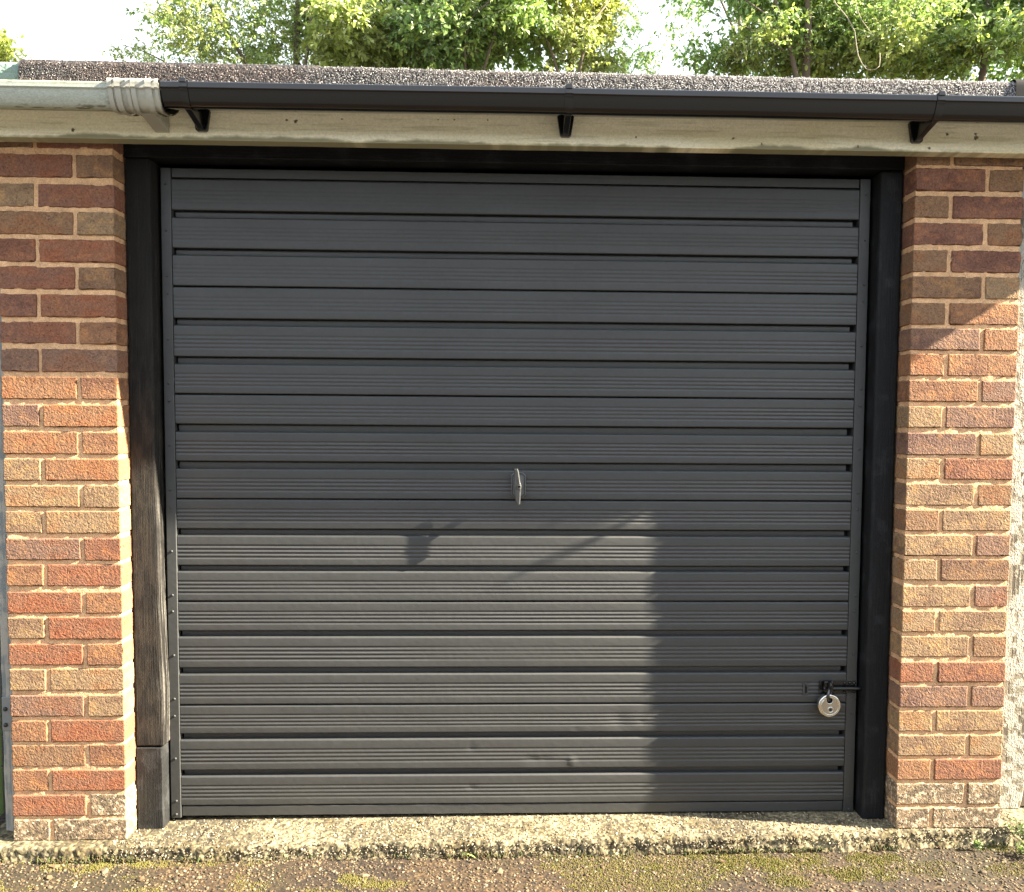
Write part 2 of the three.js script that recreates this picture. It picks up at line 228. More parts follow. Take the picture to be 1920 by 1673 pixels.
// ---------------------------------------------------------------- setting: ground, threshold
{ const g = new THREE.PlaneGeometry(160, 160); g.rotateX(-Math.PI / 2); const p = g.attributes.position, uv = g.attributes.uv; for (let i = 0; i < p.count; i++) uv.setXY(i, p.getX(i), p.getZ(i)); g.translate(0, -0.035, 0); setting('ground', g, groundM, 'gritty brown forecourt with moss patches'); }
{ const g = new THREE.PlaneGeometry(60, 8.4); g.rotateX(-Math.PI / 2); const p = g.attributes.position, uv = g.attributes.uv; for (let i = 0; i < p.count; i++) uv.setXY(i, p.getX(i) * 0.29, p.getZ(i) * 1.2); g.translate(0, -0.031, 5.9); setting('tarmac_lane', g, mat({ rgb: [0.050, 0.049, 0.047], bumpMap: tex(512, 512, (u, v) => fbm(u * 128, v * 128, 2, 940, 128, 128)), bumpScale: 0.004, roughness: 0.9 }), 'dark tarmac lane running past the garages'); }
const slabY = (x) => 0.0055 * clamp(x + 1.25, 0, 2.8);
const slabZ = (x) => mix(0.046, 0.022, sst(-0.6, 1.1, x)) - 0.024 * sst(1.0, 1.5, x) + 0.018 * (fbm(x * 5, 1.7, 4, 1001) - 0.5) + 0.010 * (fbm(x * 26, 4.1, 3, 1004) - 0.5);
{ const prof = [...lin(-0.32, -0.03, 14).map((z) => [0, z]), [0, -0.018], [0, -0.010], [0, -0.004], [-0.002, 0], [-0.006, 0.003], [-0.012, 0.0045], [-0.019, 0.005], [-0.027, 0.006], [-0.036, 0.009], [-0.05, 0.012]];
  const g = sweepX(prof.reverse(), lin(-1.50, 1.66, 640), (x, y, z, i) => { const fr = sst(-0.16, 0.0, z), n = fbm(x * 90, (z - y) * 90, 3, 1010) - 0.5, b = fbm(x * 24, (z - y) * 24, 3, 1015) - 0.5; return [x, slabY(x) + y + (0.002 + 0.005 * fr) * n + 0.004 * fr * b, z + slabZ(x) * sst(-0.3, -0.02, z) + 0.007 * fr * (y < -0.001 ? 1 : 0) * (n + b)]; });
  setting('concrete_threshold', g, slabM, 'rough sunlit concrete sill under the garage door'); }

// ---------------------------------------------------------------- brick piers
const LT = [1.984, 1.936, 1.856, 1.781, 1.706, 1.631, 1.555, 1.48, 1.404, 1.327, 1.25, 1.174, 1.099, 1.024, 0.951, 0.874, 0.8, 0.722, 0.649, 0.573, 0.501, 0.425, 0.352, 0.28, 0.208, 0.135, 0.063];
const RT = [1.978, 1.938, 1.862, 1.786, 1.709, 1.635, 1.56, 1.487, 1.414, 1.339, 1.264, 1.186, 1.114, 1.039, 0.964, 0.891, 0.819, 0.741, 0.667, 0.592, 0.516, 0.443, 0.37, 0.296, 0.224, 0.15, 0.077];
// clay of each brick, outer end first for the left pier, door side first for the right
const LC = 'BD DB TD BT RR DB DR DO PP OO PO OO TO TT TT PR OR RO TR RO TT PT OR BO OR RL LL'.split(' ');
const RC = 'BB DB BD DB BD BT BO PO OO OP TP PT TR TB BT TP TB TP TT TB RR PP TT TT OR LL LL'.split(' ');
const full = [0, 1, 2, 3, 4, 5, 6].map((k) => uvBox(rbox(0.207, 0.0625, 0.103, 0.0035, 34, 10, 14, 0.0022, k + 1, 0.006), 1, k * 0.131, k * 0.087));
const half = [0, 1, 2, 3, 4, 5, 6].map((k) => uvBox(rbox(0.102, 0.0625, 0.205, 0.0035, 18, 10, 26, 0.0022, k + 11, 0.006), 1, k * 0.171 + 0.05, k * 0.057));
function pier(x0, x1, tops, cols, flip, label) {
  const P = thing('brick_pier', label, 'brick pier', [(x0 + x1) / 2, 0, 0], 'brick piers either side of the door');
  const cx = (x0 + x1) / 2, sx = flip ? 0.98 : 1;
  { const g = boxFT(x0 - cx + 0.004, x1 - cx - 0.004, -0.06, 2.03, -0.215, -0.0048, 0.0015, 56, 360, 24), p = g.attributes.position, ps = flip ? 40 : 0; // hand pointed: flush here, raked there
    for (let i = 0; i < p.count; i++) { const x = p.getX(i), y = p.getY(i), z = p.getZ(i), k = (fbm(x * 26 + ps + z * 20, y * 26, 3, 1060) - 0.5) * 0.005 + (fbm(x * 110 + z * 90, y * 110 + ps, 2, 1066) - 0.5) * 0.0022, nx = g.attributes.normal.getX(i), nz = g.attributes.normal.getZ(i); p.setXYZ(i, x + nx * k * 0.8, y, z + nz * k); }
    g.computeVertexNormals(); mesh('mortar', g, mortarM, P); }
  tops.forEach((t, i) => {
    const fullFirst = i % 2 === 1, h = (i ? 0.0625 : 0.064), yt = i ? t : t + 0.032;
    const lay = fullFirst ? [[full, 0.207 * sx], [half, 0.102 * sx]] : [[half, 0.102 * sx], [full, 0.207 * sx]];
    let x = flip ? x0 : x0; const tot = x1 - x0, joint = tot - 0.309 * sx;
    const order = lay;
    order.forEach(([v, w], k) => {
      const n = (i * 5 + k * 3 + (flip ? 2 : 0)) % 7;
      const b = mesh('brick', v[n], brickMats[cols[i][k]][(i + k + (flip ? 1 : 0)) % 2], P);
      const dep = w > 0.15 ? 0.103 : 0.205;
      b.position.set(x + w / 2 - cx + (k ? rr(-0.001, 0) : rr(0, 0.001)), yt - h / 2, -dep / 2 + rr(-0.002, 0.001));
      b.scale.set(sx, 1 + rr(-0.03, 0.02), 1); if (rnd() < 0.5) b.rotation.z = rr(-0.004, 0.004);
      x += w + joint;
    });
  });
  return P;
}
pier(-1.407, -1.086, LT, LC, false, 'red brick pier left of the black door, its inner reveal in full sun');
pier(1.157, 1.473, RT, RC, true, 'brown and buff brick pier right of the black door beside a peeling white post');

// ---------------------------------------------------------------- garage body behind the door
{ const G = thing('garage_building', 'brick garage body behind the black door', 'building', [0, 0, -2.6]);
  mesh('side_wall', boxFT(-1.40, -1.30, -0.04, 2.03, -2.5, 2.37), plainWallM, G); mesh('side_wall', boxFT(1.365, 1.465, -0.04, 2.03, -2.5, 2.37), plainWallM, G);
  mesh('back_wall', boxFT(-1.29, 1.355, -0.04, 2.03, -2.5, -2.4), plainWallM, G); mesh('floor', boxFT(-1.29, 1.355, -0.03, -0.012, -2.39, 2.25, 0.001), plainWallM, G); }

// ---------------------------------------------------------------- flat roof with mineral felt
{ const R = thing('flat_roof', 'flat garage roof with a sparkling grey mineral felt drip edge', 'roof', [0, 2.1, 0]);
  mesh('roof_deck', boxFT(-1.285, 3.4, -0.065, 0.035, -5.2, 0.045), blackM, R);
  const prof = []; prof.push([-0.045, 0.086]); for (const y of lin(-0.04, 0.034, 8)) prof.push([y, 0.089]); for (let a = 1; a <= 6; a++) { const t = a / 6 * Math.PI / 2; prof.push([0.036 + 0.02 * Math.sin(t), 0.069 + 0.02 * Math.cos(t)]); } for (const z of [0.03, -0.1, -1, -5.25]) prof.push([0.056, z]);
  const wav = (x, y, z) => { const k = sst(-0.2, 0.05, z); return [x, y - 0.0012 * (x + 1.28) * k + k * 0.004 * (fbm(x * 3, y * 6, 3, 1101) - 0.5) + k * 0.0016 * (fbm(x * 60, (y + z) * 60, 2, 1104) - 0.5), z + k * 0.008 * (fbm(x * 2.5, y * 5, 3, 1107) - 0.5)]; };
  mesh('felt', sweepX(prof.slice().reverse(), lin(-1.287, 1.392, 420), wav), feltM, R);
  mesh('felt_lap', sweepX(prof.slice().reverse().map(([y, z]) => [y + 0.006, z + (z > 0.08 ? 0.006 : 0.004)]), lin(1.385, 3.42, 40), wav), blackM, R);
  mesh('felt_seam', sweepX(prof.slice(0, -3).reverse().map(([y, z]) => [y + (y > 0.05 ? 0.003 : 0), z + 0.0032]), lin(-1.2875, -0.505, 120), wav), feltM, R);
  // chippings bonded to the drip edge
  const N = 38000, ig = new THREE.IcosahedronGeometry(1, 0), im = new THREE.InstancedMesh(ig, grainM, N), M = new THREE.Matrix4(), q = new THREE.Quaternion(), e = new THREE.Euler(), c = new THREE.Color();
  for (let i = 0; i < N; i++) {
    const x = rr(-1.284, 1.388), t = rnd(); let y, z; if (t < 0.8) { y = rr(-0.03, 0.036); z = 0.089; } else { const a = rr(0, Math.PI / 2); y = 0.036 + 0.02 * Math.sin(a); z = 0.069 + 0.02 * Math.cos(a); }
    [, y, z] = wav(x, y, z); if (x < -0.505) z += 0.0032; if (t > 0.985) { y += rr(0.001, 0.004); } const s = rr(0.0008, 0.0017);
    M.compose(new THREE.Vector3(x, y, z), q.setFromEuler(e.set(rr(0, 6), rr(0, 6), rr(0, 6))), new THREE.Vector3(s, s * rr(0.6, 1), s * rr(0.7, 1.4))); im.setMatrixAt(i, M);
    const red = 0.6 * sst(0.45, 0.65, fbm(x * 3, y * 20, 3, 1120)) * sst(0.9, -1.0, x), w = rnd(), wh = w > mix(0.95, 0.5, sst(-1.2, 1.0, x)) ? 1 : 0;
    const k = wh ? rr(0.3, 0.6) : rr(0.035, mix(0.12, 0.2, sst(-1, 1.2, x))); c.setRGB(k * mix(1, 1.10, red), k * mix(0.96, 0.78, red), k * mix(0.95, 0.66, red)); im.setColorAt(i, c);
  }
  im.name = 'chippings'; im.castShadow = im.receiveShadow = true; im.userData.kind = 'stuff'; R.add(im);
}
{ const R = thing('flat_roof', 'pale green felt roof edge of the neighbouring garage at far left', 'roof', [-2, 2.1, 0]);
  mesh('roof_deck', boxFT(-1.6, 0.69, -0.065, 0.04, -5.2, 0.045), blackM, R);
  const prof = [[-0.045, 0.072], [-0.02, 0.075], [0.03, 0.075], [0.045, 0.073], [0.055, 0.064], [0.058, 0.05], [0.058, -0.2], [0.058, -5.2]];
  mesh('felt', sweepX(prof.reverse(), lin(-1.6, 0.705, 120), (x, y, z) => [x, y + 0.004 * (fbm(x * 40, y * 40, 2, 1130) - 0.5), z + 0.006 * (fbm(x * 5, y * 9, 3, 1133) - 0.5)]), feltGreenM, R); }

// ---------------------------------------------------------------- fascia
{ const g = boxFT(FX0, FX1, FY0, FY1, 0.004, 0.050, 0.003, 160, 2, 1, 0.0008, 3); const p = g.attributes.position, uv = g.attributes.uv;
  for (let i = 0; i < p.count; i++) { uv.setXY(i, (p.getX(i) - FX0) / (FX1 - FX0), (p.getY(i) - FY0) / (FY1 - FY0) * 0.98 + 0.01); p.setY(i, p.getY(i) + 0.0012 * (p.getX(i))); }
  top(mesh('fascia', g, fasciaM), 'fascia_board', 'cream painted timber fascia board flaking along its lower edge', 'fascia'); }

// ---------------------------------------------------------------- door frame
{ const F = thing('door_frame', 'black painted timber frame round the garage door', 'door frame', [0.036, 0, -0.068]);
  const ox = -0.036;
  mesh('head', boxFT(-1.088 + ox, 1.156 + ox, 1.951, 2.04, -0.075, 0, 0.004, 40, 2, 1, 0.001, 5), headM, F);
  const jl = rbox(0.072, 1.70, 0.075, 0.006, 3, 120, 2, 0.0012, 7); // worn upper length
  { const p = jl.attributes.position, uv = jl.attributes.uv; for (let i = 0; i < p.count; i++) { const y = p.getY(i) + 1.0995, side = p.getX(i) > 0.02; let x = p.getX(i);
      uv.setXY(i, clamp((x + 0.036) / 0.072 * 0.75 + (side ? (0.0375 - p.getZ(i)) * 3 : 0), 0, 0.999), y / 2.05);
      if (side) x += 0.010 * sst(1.0, 0.35, y) + 0.006 * (fbm(y * 8, 1, 4, 1201) - 0.5) * sst(1.3, 0.8, y); p.setXYZ(i, x, p.getY(i), p.getZ(i)); } jl.computeVertexNormals(); }
  const wornJamb = mesh('jamb', at(jl, -1.049 + ox, 1.0995, -0.0375), wornM, F); wornJamb.userData.label = 'sun-worn left jamb with pale split wood on its inner edge';
  mesh('repair_block', boxFT(-1.084 + ox, -1.008 + ox, -0.004, 0.246, -0.08, 0.001, 0.003, 3, 10, 2, 0.0008, 8), mat({ phys: 1, specularIntensity: 0.5, rgb: [0.42, 0.41, 0.39], map: woodMap, bumpMap: woodBump, bumpScale: 0.001, roughness: 0.6 }), F);
  const jr = boxFT(1.086 + ox, 1.156 + ox, 0.004, 1.950, -0.075, 0, 0.010, 3, 80, 2, 0.0016, 9); mesh('jamb', jr, jambM, F);
  mesh('door_stop', boxFT(-1.07 + ox, -0.985 + ox, 0.0, 1.95, -0.16, -0.095, 0.002), blackM, F); mesh('door_stop', boxFT(1.06 + ox, 1.14 + ox, 0.0, 1.95, -0.16, -0.095, 0.002), blackM, F); mesh('door_stop', boxFT(-0.98 + ox, 1.05 + ox, 1.925, 1.95, -0.16, -0.095, 0.002), blackM, F);
}

// ---------------------------------------------------------------- the up-and-over door
const ZD = -0.118, DX0 = -0.972, DX1 = 1.044;
const D = thing('garage_door', 'charcoal black ribbed steel up-and-over garage door', 'garage door', [0.036, 0.016, ZD]);
const dents = [[0.10, 0.185, 0.030, 0.008, -0.004], [0.205, 0.180, 0.006, 0.010, 0.005], [0.105, 0.19, 0.004, 0.008, 0.003], [-0.14, 0.46, 0.012, 0.006, -0.002], [0.06, 0.18, 0.010, 0.004, 0.0], [-0.1, 0.10, 0.008, 0.006, -0.003], [0.55, 0.28, 0.008, 0.005, -0.003], [0.22, 0.275, 0.006, 0.004, -0.003], [-0.10, 0.22, 0.006, 0.006, -0.003], [0.42, 0.30, 0.006, 0.005, -0.003], [0.18, 1.115, 0.010, 0.005, -0.003], [-0.06, 1.098, 0.005, 0.005, -0.004], [0.85, 1.13, 0.016, 0.006, -0.003], [0.31, 1.435, 0.012, 0.006, -0.002], [0.03, 0.235, 0.008, 0.004, 0.003], [0.06, 1.62, 0.003, 0.003, -0.003], [0.55, 1.3, 0.008, 0.006, -0.003], [0.35, 0.305, 0.02, 0.02, -0.003], [0.02, 0.72, 0.03, 0.015, 0.001]];
const dent = (x, y) => { let z = 0; for (const [a, b, sx, sy, h] of dents) { const u = (x - a) / sx, v = (y - b) / sy; if (u * u + v * v < 9) z += 0.6 * h * Math.exp(-0.5 * (u * u + v * v)); } return z; };
// each pressed pan: [top, bottom, 'o' open groove above | 't' tight joint above]
const PANS = [[1.9079, 1.8173, 't'], [1.7974, 1.7083, 'o'], [1.6898, 1.6003, 'o'], [1.5975, 1.5065, 't'], [1.4871, 1.3952, 'o'], [1.3741, 1.2872, 'o'], [1.2845, 1.1983, 't'], [1.1756, 1.0888, 'o'], [1.0671, 0.9785, 'o'], [0.9758, 0.8878, 't'], [0.8687, 0.7783, 'o'], [0.7614, 0.6722, 'o'], [0.6695, 0.5818, 't'], [0.564, 0.47, 'o'], [0.4513, 0.3584, 'o'], [0.3557, 0.2692, 't'], [0.2512, 0.1575, 'o'], [0.1394, 0.0486, 'o']];
const panXs = []; { let x = DX0; while (x < DX1) { panXs.push(x); x += 0.0105; } panXs.push(DX1); }
PANS.forEach(([t, b, k], n) => {
  const h = t - b, prof = [[t + 0.0002, -0.018], [t, -0.0065], [t - 0.0012, -0.0035], [t - 0.0032, -0.0009], [t - 0.0060, 0]];
  const r0 = t - h * 0.29, r1 = t - h * 0.80, R = 4.0;
  const np = 44; for (let i = 0; i <= np; i++) { const y = mix(r0, r1, i / np), ph = i / np * R; prof.push([y, -0.0009 * (1 - Math.cos(ph * 2 * Math.PI)) ]); }
  prof.push([b + 0.004, 0], [b + 0.0015, -0.0004], [b + 0.0005, -0.0016], [b, -0.004], [b + 0.0012, -0.018]);
  const g = sweepX(prof.slice().reverse(), panXs, (x, y, z) => {
    const inRib = y < r0 && y > r1, amp = (0.30 + 1.0 * fbm(x * 2.3 + n * 9, n * 3.7, 3, 1301)) * mix(mix(0.35, 0.8, sst(-0.7, 0.9, x)), 1, sst(1, 9, n)), w = Math.sin((x - DX0) / (DX1 - DX0) * Math.PI);
    let zz = inRib ? z * amp : z; const edge = sst(0, 0.004, y - b) * sst(0, 0.004, t - y);
    zz += 0.0022 * (fbm(x * 1.6 + n * 5, y * 4, 3, 1305) - 0.5) * w + 0.0007 * (fbm(x * 9 + n * 3, y * 22, 2, 1309) - 0.5) + dent(x, y) * edge;
    return [x - 0.036, y - 0.016 + 0.0006 * (fbm(x * 2 + n, n, 2, 1313) - 0.5), zz]; });
  mesh('panel', g, doorM, D);
  if (k === 'o') { const a = PANS[n - 1][1]; // recessed strip between two pans, stopping short of the stiles
    mesh('groove_strip', sweepX([[t - 0.002, -0.0175], [t + 0.001, -0.0150], [a - 0.006, -0.0140], [a - 0.003, -0.0155], [a + 0.001, -0.019]], lin(DX0 + 0.005, DX1 - 0.013, 60), (x, y, z) => [x - 0.036, y - 0.016, z + 0.001 * (fbm(x * 5, n, 2, 1320) - 0.5)]), doorM, D); }
});
mesh('top_rail', boxFT(DX0 - 0.036, DX1 - 0.036, 1.9105 - 0.016, 1.9365 - 0.016, -0.02, -0.001, 0.002, 40, 1, 1, 0.0004, 4), doorM, D);
mesh('bottom_rail', boxFT(DX0 - 0.036, DX1 - 0.036, 0, 0.0455 - 0.016, -0.024, -0.002, 0.002, 80, 2, 1, 0.001, 6), doorM, D);
mesh('backing_sheet', boxFT(-1.0 - 0.036, 1.074 - 0.036, 0.002, 1.915, -0.040, -0.026, 0.001), blackM, D);
const rivG = new THREE.SphereGeometry(0.0040, 10, 6, 0, Math.PI * 2, 0, Math.PI / 2).rotateX(Math.PI / 2);
for (const [a, b] of [[-1.003, -0.9735], [1.0455, 1.0765]]) {
  const s = mesh('stile', boxFT(a - 0.036, b - 0.036, -0.004, 1.9205, -0.036, 0.0035, 0.0022, 2, 60, 1, 0.0005, 7), doorM, D);
  const xr = a < 0 ? -0.9875 : 1.063;
  for (const y of [1.89, 1.757, 1.627, 1.577, 1.445, 1.316, 1.265, 1.135, 1.003, 0.952, 0.821, 0.69, 0.641, 0.509, 0.377, 0.325, 0.195, 0.065, 0.024]) { const r = mesh('rivet', rivG, doorM, s); r.position.set(xr - 0.036 + rr(-0.0015, 0.0015), y - 0.016, 0.0032); }
}
{ // T handle on its bevelled plate
  const Hn = new THREE.Group(); Hn.name = 'handle'; Hn.position.set(0.0375 - 0.036, 1.0205 - 0.016, 0); D.add(Hn); Hn.userData.label = 'worn grey metal T handle';
  const pl = [[-0.019, 0.0], [-0.019, 0.028], [-0.010, 0.036], [0.012, 0.036], [0.021, 0.028], [0.021, -0.028], [0.012, -0.036], [-0.010, -0.036], [-0.019, -0.028]];
  mesh('plate', extrude(pl, 0.004, 0.0018).translate(-0.002, 0.002, 0.0005), mat({ rgb: [0.16, 0.165, 0.165], metalness: 0.5, roughness: 0.45 }), Hn);
  mesh('plate_rim', extrude((() => { const s = new THREE.Shape(pl.map((p) => new THREE.Vector2(...p))); s.holes.push(new THREE.Path(pl.map(([x, y]) => new THREE.Vector2(x * 0.86, y * 0.9)).reverse())); return s; })(), 0.003, 0.0006).translate(-0.002, 0.002, 0.0062), zincM, Hn);
  mesh('spindle', new THREE.CylinderGeometry(0.0080, 0.0105, 0.042, 20).rotateX(Math.PI / 2).translate(0, 0, 0.024), zincM, Hn);
  const gs = [[-0.0035, 0.050], [0.0020, 0.050], [0.0042, 0.040], [0.0068, 0.014], [0.0090, 0.004], [0.0090, -0.006], [0.0072, -0.016], [0.0052, -0.040], [0.0040, -0.050], [0.0015, -0.052], [-0.0025, -0.044], [-0.0062, -0.012], [-0.0072, -0.002], [-0.0068, 0.008], [-0.0050, 0.030]];
  const gr = mesh('grip', extrude(gs, 0.005, 0.0030, 3).translate(0, 0, 0.045), zincM, Hn); gr.rotation.z = 0.04; gr.rotation.y = -0.12;
  mesh('keyhole', new THREE.CylinderGeometry(0.0042, 0.0042, 0.002, 16).rotateX(Math.PI / 2).translate(-0.0005, 0, 0.0535), satinBlackM, Hn);
  mesh('lock_barrel', new THREE.TorusGeometry(0.0048, 0.0011, 8, 20).translate(-0.0005, 0, 0.0535), zincM, Hn);
}
{ // sliding bolt that carries the padlock, and the slotted keep beside it
  const B = new THREE.Group(); B.name = 'sliding_bolt'; B.position.set(1.02 - 0.036, 0.405 - 0.016, 0); D.add(B);
  mesh('back_plate', boxFT(-0.060, 0.052, -0.018, 0.022, 0.0, 0.004, 0.0012), satinBlackM, B);
  mesh('bar', new THREE.CylinderGeometry(0.0062, 0.0062, 0.118, 16).rotateZ(Math.PI / 2).translate(0.008, 0.0, 0.014), satinBlackM, B);
  mesh('bar_tip', new THREE.CylinderGeometry(0.0035, 0.0062, 0.010, 16).rotateZ(-Math.PI / 2).translate(0.072, 0, 0.014), satinBlackM, B);
  for (const x of [-0.028, 0.036]) mesh('clamp', new THREE.TorusGeometry(0.0095, 0.003, 8, 20, Math.PI).rotateX(-Math.PI / 2).rotateZ(Math.PI / 2).rotateY(0).rotateX(0).translate(0, 0, 0).rotateY(Math.PI / 2).rotateZ(Math.PI / 2).translate(x, 0, 0.008), satinBlackM, B);
  for (const [x, y] of [[0.018, 0.014], [0.034, 0.015], [0.048, 0.014], [0.018, -0.014], [0.048, -0.012]]) mesh('screw', rivG.clone().scale(1.3, 1.3, 1.3).translate(x, y, 0.004), satinBlackM, B);
  mesh('hasp', boxFT(-0.050, -0.020, -0.010, 0.024, 0.006, 0.020, 0.004), satinBlackM, B);
  mesh('staple', new THREE.TorusGeometry(0.012, 0.0035, 8, 20).rotateY(Math.PI / 2).translate(-0.0345, 0.012, 0.022), satinBlackM, B);
  const K = new THREE.Group(); K.name = 'slotted_keep'; K.position.set(0.918 - 0.036, 0.400 - 0.016, 0); D.add(K);
  mesh('plate', boxFT(-0.008, 0.009, -0.018, 0.020, 0.0, 0.003, 0.0012), doorM, K); mesh('slot', boxFT(-0.002, 0.005, -0.012, 0.010, 0.001, 0.0036, 0.0006), blackM, K); mesh('screw', rivG.clone().translate(0.002, 0.014, 0.003), zincM, K);
}
{ // round disc padlock
  const L = thing('padlock', 'round steel disc padlock hanging from the black bolt', 'padlock', [0.984, 0.357, ZD + 0.012]);
  const s = new THREE.Shape(); s.absarc(0, 0, 0.031, 0, Math.PI * 2, false); const hole = new THREE.Path(); hole.absarc(-0.001, 0.0165, 0.0125, 0, Math.PI * 2, true); s.holes.push(hole); // disc with the shackle window
  mesh('body', extrude(s, 0.012, 0.004, 5).translate(0, 0, 0.004), steelM, L);
  { const f = new THREE.Shape(); f.absarc(0, 0, 0.0262, 0, Math.PI * 2, false); const h = new THREE.Path(); h.absarc(-0.001, 0.0165, 0.0092, 0, Math.PI * 2, true); f.holes.push(h); mesh('face_plate', extrude(f, 0.0006, 0.0003, 1).translate(0, 0, 0.0199), mat({ rgb: [0.46, 0.44, 0.39], metalness: 1, roughness: 0.34 }), L); }
  const rim = mesh('face_ring', new THREE.TorusGeometry(0.0262, 0.0014, 8, 48, Math.PI * 1.5).rotateZ(Math.PI * 0.75).translate(0, -0.0005, 0.0202), steelM, L); rim.scale.set(1, 1, 1);
  mesh('notch_ring', new THREE.TorusGeometry(0.0100, 0.0016, 8, 32, Math.PI * 1.2).rotateZ(Math.PI * 0.9).translate(-0.001, 0.0165, 0.0195), steelM, L);
  mesh('cylinder_ring', new THREE.TorusGeometry(0.0080, 0.0017, 8, 28).translate(0.002, -0.0115, 0.0202), steelM, L);
  mesh('cylinder', new THREE.CylinderGeometry(0.0052, 0.0052, 0.003, 20).rotateX(Math.PI / 2).translate(0.002, -0.0115, 0.0200), zincM, L);
  mesh('keyway', boxFT(0.001, 0.003, -0.0145, -0.0090, 0.0212, 0.0222, 0.0003), satinBlackM, L);
  mesh('shackle', new THREE.TorusGeometry(0.0175, 0.0044, 10, 40).translate(0, 0, 0), mat({ rgb: [0.10, 0.10, 0.10], metalness: 0.9, roughness: 0.35 }), L).position.set(0.001, 0.034, 0.012); L.children.at(-1).rotation.y = 1.0;
}

// ---------------------------------------------------------------- gutters
const gutProf = (y0, zf, zl, dep, t) => { // trough with a rolled front lip and a creased belly, back to front, outside then inside
  const cz = (zf + zl) / 2, w = (zl - zf) / 2, S = [[-1, 0], [-0.97, -0.12], [-0.90, -0.24], [-0.78, -0.37], [-0.62, -0.50], [-0.42, -0.62], [-0.20, -0.73], [0, -0.81], [0.20, -0.88], [0.36, -0.93], [0.48, -0.955], [0.57, -0.95], [0.66, -0.90], [0.74, -0.80], [0.83, -0.62], [0.895, -0.43], [0.93, -0.27], [0.945, -0.20], [0.995, -0.175], [1.0, -0.15], [1, 0]];
  const out = S.map(([a, b]) => [y0 + dep * b, cz + w * a]), inn = S.map(([a, b]) => [y0 + (dep - t) * b, cz + (w - t - 0.0035 * (a > 0.9)) * a]);
  return { out, loop: [...out, [y0 + 0.0035, zl + 0.001], [y0 + 0.0065, zl - 0.0015], [y0 + 0.0065, zl - 0.0055], [y0 + 0.002, zl - 0.0065], ...inn.reverse()] };
};
function gutter(loop, x0, x1, n, y) { const g = sweepX(loop, lin(x0, x1, n), (x, yy, z) => [x, yy + y(x), z], true); const p = g.attributes.position, uv = g.attributes.uv; const m = loop.length; for (let i = 0; i < p.count; i++) uv.setXY(i, p.getX(i) / 1.6, clamp(((i % m) / 20) , 0, 1) * 1); return g.toNonIndexed ? g : g; }
const gY = (x) => 0.004 * sst(-1.2, 0.3, x) + 0.0035 * (fbm(x * 1.7 + 3, 0.5, 2, 1080) - 0.5);
const Q = gutProf(2.060, 0.053, 0.195, 0.052, 0.003);
function clipGeom(x, w, q) { // strap round the trough
  const st = q.out.slice(2).map(([y, z]) => { const dz = z - 0.124, dy = y - 2.04, l = Math.hypot(dy, dz); return [y + dy / l * 0.0025, z + dz / l * 0.0025]; }); st.push([2.0685, 0.1985], [2.0705, 0.192]);
  const inn = q.out.slice(2).map((e) => [...e]); inn.push([2.066, 0.196], [2.068, 0.190]);
  return sweepX([...st, ...inn.reverse()], [x - w / 2, x - w / 2 + 0.001, x + w / 2 - 0.001, x + w / 2], (a, y, z) => [a, y + gY(x), z], true);
}
{ const Gt = thing('rain_gutter', 'new glossy black plastic gutter along the eaves', 'gutter', [0, 0, 0]);
  mesh('trough', gutter(Q.loop, -0.93, 2.173, 60, gY), gutterM, Gt);
  mesh('stop_end', extrude(Q.out.map(([y, z]) => [-z, y]), 0.003, 0.001).rotateY(Math.PI / 2).translate(2.170, 0.004, 0).scale(1, 1, 1), gutterM, Gt);
  for (const x of [-0.824, 0.157, 1.130, 2.05]) {
    const b = new THREE.Group(); b.name = 'bracket'; Gt.add(b);
    mesh('strap', clipGeom(x, 0.021, Q), gutterClip, b);
    // foot: plate on the fascia with a gusset running forward under the trough
    const foot = [[0.0525, 2.024], [0.0525, 1.990], [0.0565, 1.987], [0.0640, 1.988], [0.110, 1.9985], [0.160, 2.0085], [0.172, 2.0165], [0.168, 2.019], [0.150, 2.0135], [0.09, 2.024]];
    const gf = extrude(foot.map(([z, y]) => [-z, y + gY(x)]), 0.012, 0.0022).rotateY(Math.PI / 2).translate(x - 0.006, 0, 0); mesh('gusset', gf, gutterClip, b);
    const pf = new THREE.Shape([[-0.021, 2.036], [0.021, 2.036], [0.0135, 1.989], [0.010, 1.986], [-0.010, 1.986], [-0.0135, 1.989]].map((e) => new THREE.Vector2(e[0] + x, e[1] + gY(x)))); mesh('foot', extrude(pf, 0.010, 0.002).translate(0, 0, 0.053), gutterClip, b);
    mesh('lug', boxFT(x - 0.0085, x + 0.0085, 2.0625 + gY(x), 2.0745 + gY(x), 0.1925, 0.2005, 0.0015), gutterClip, b);
    mesh('screw', rivG.clone().scale(1.2, 1.2, 1.2).translate(x + 0.004, 1.998 + gY(x), 0.0655), zincM, b);
  }
}
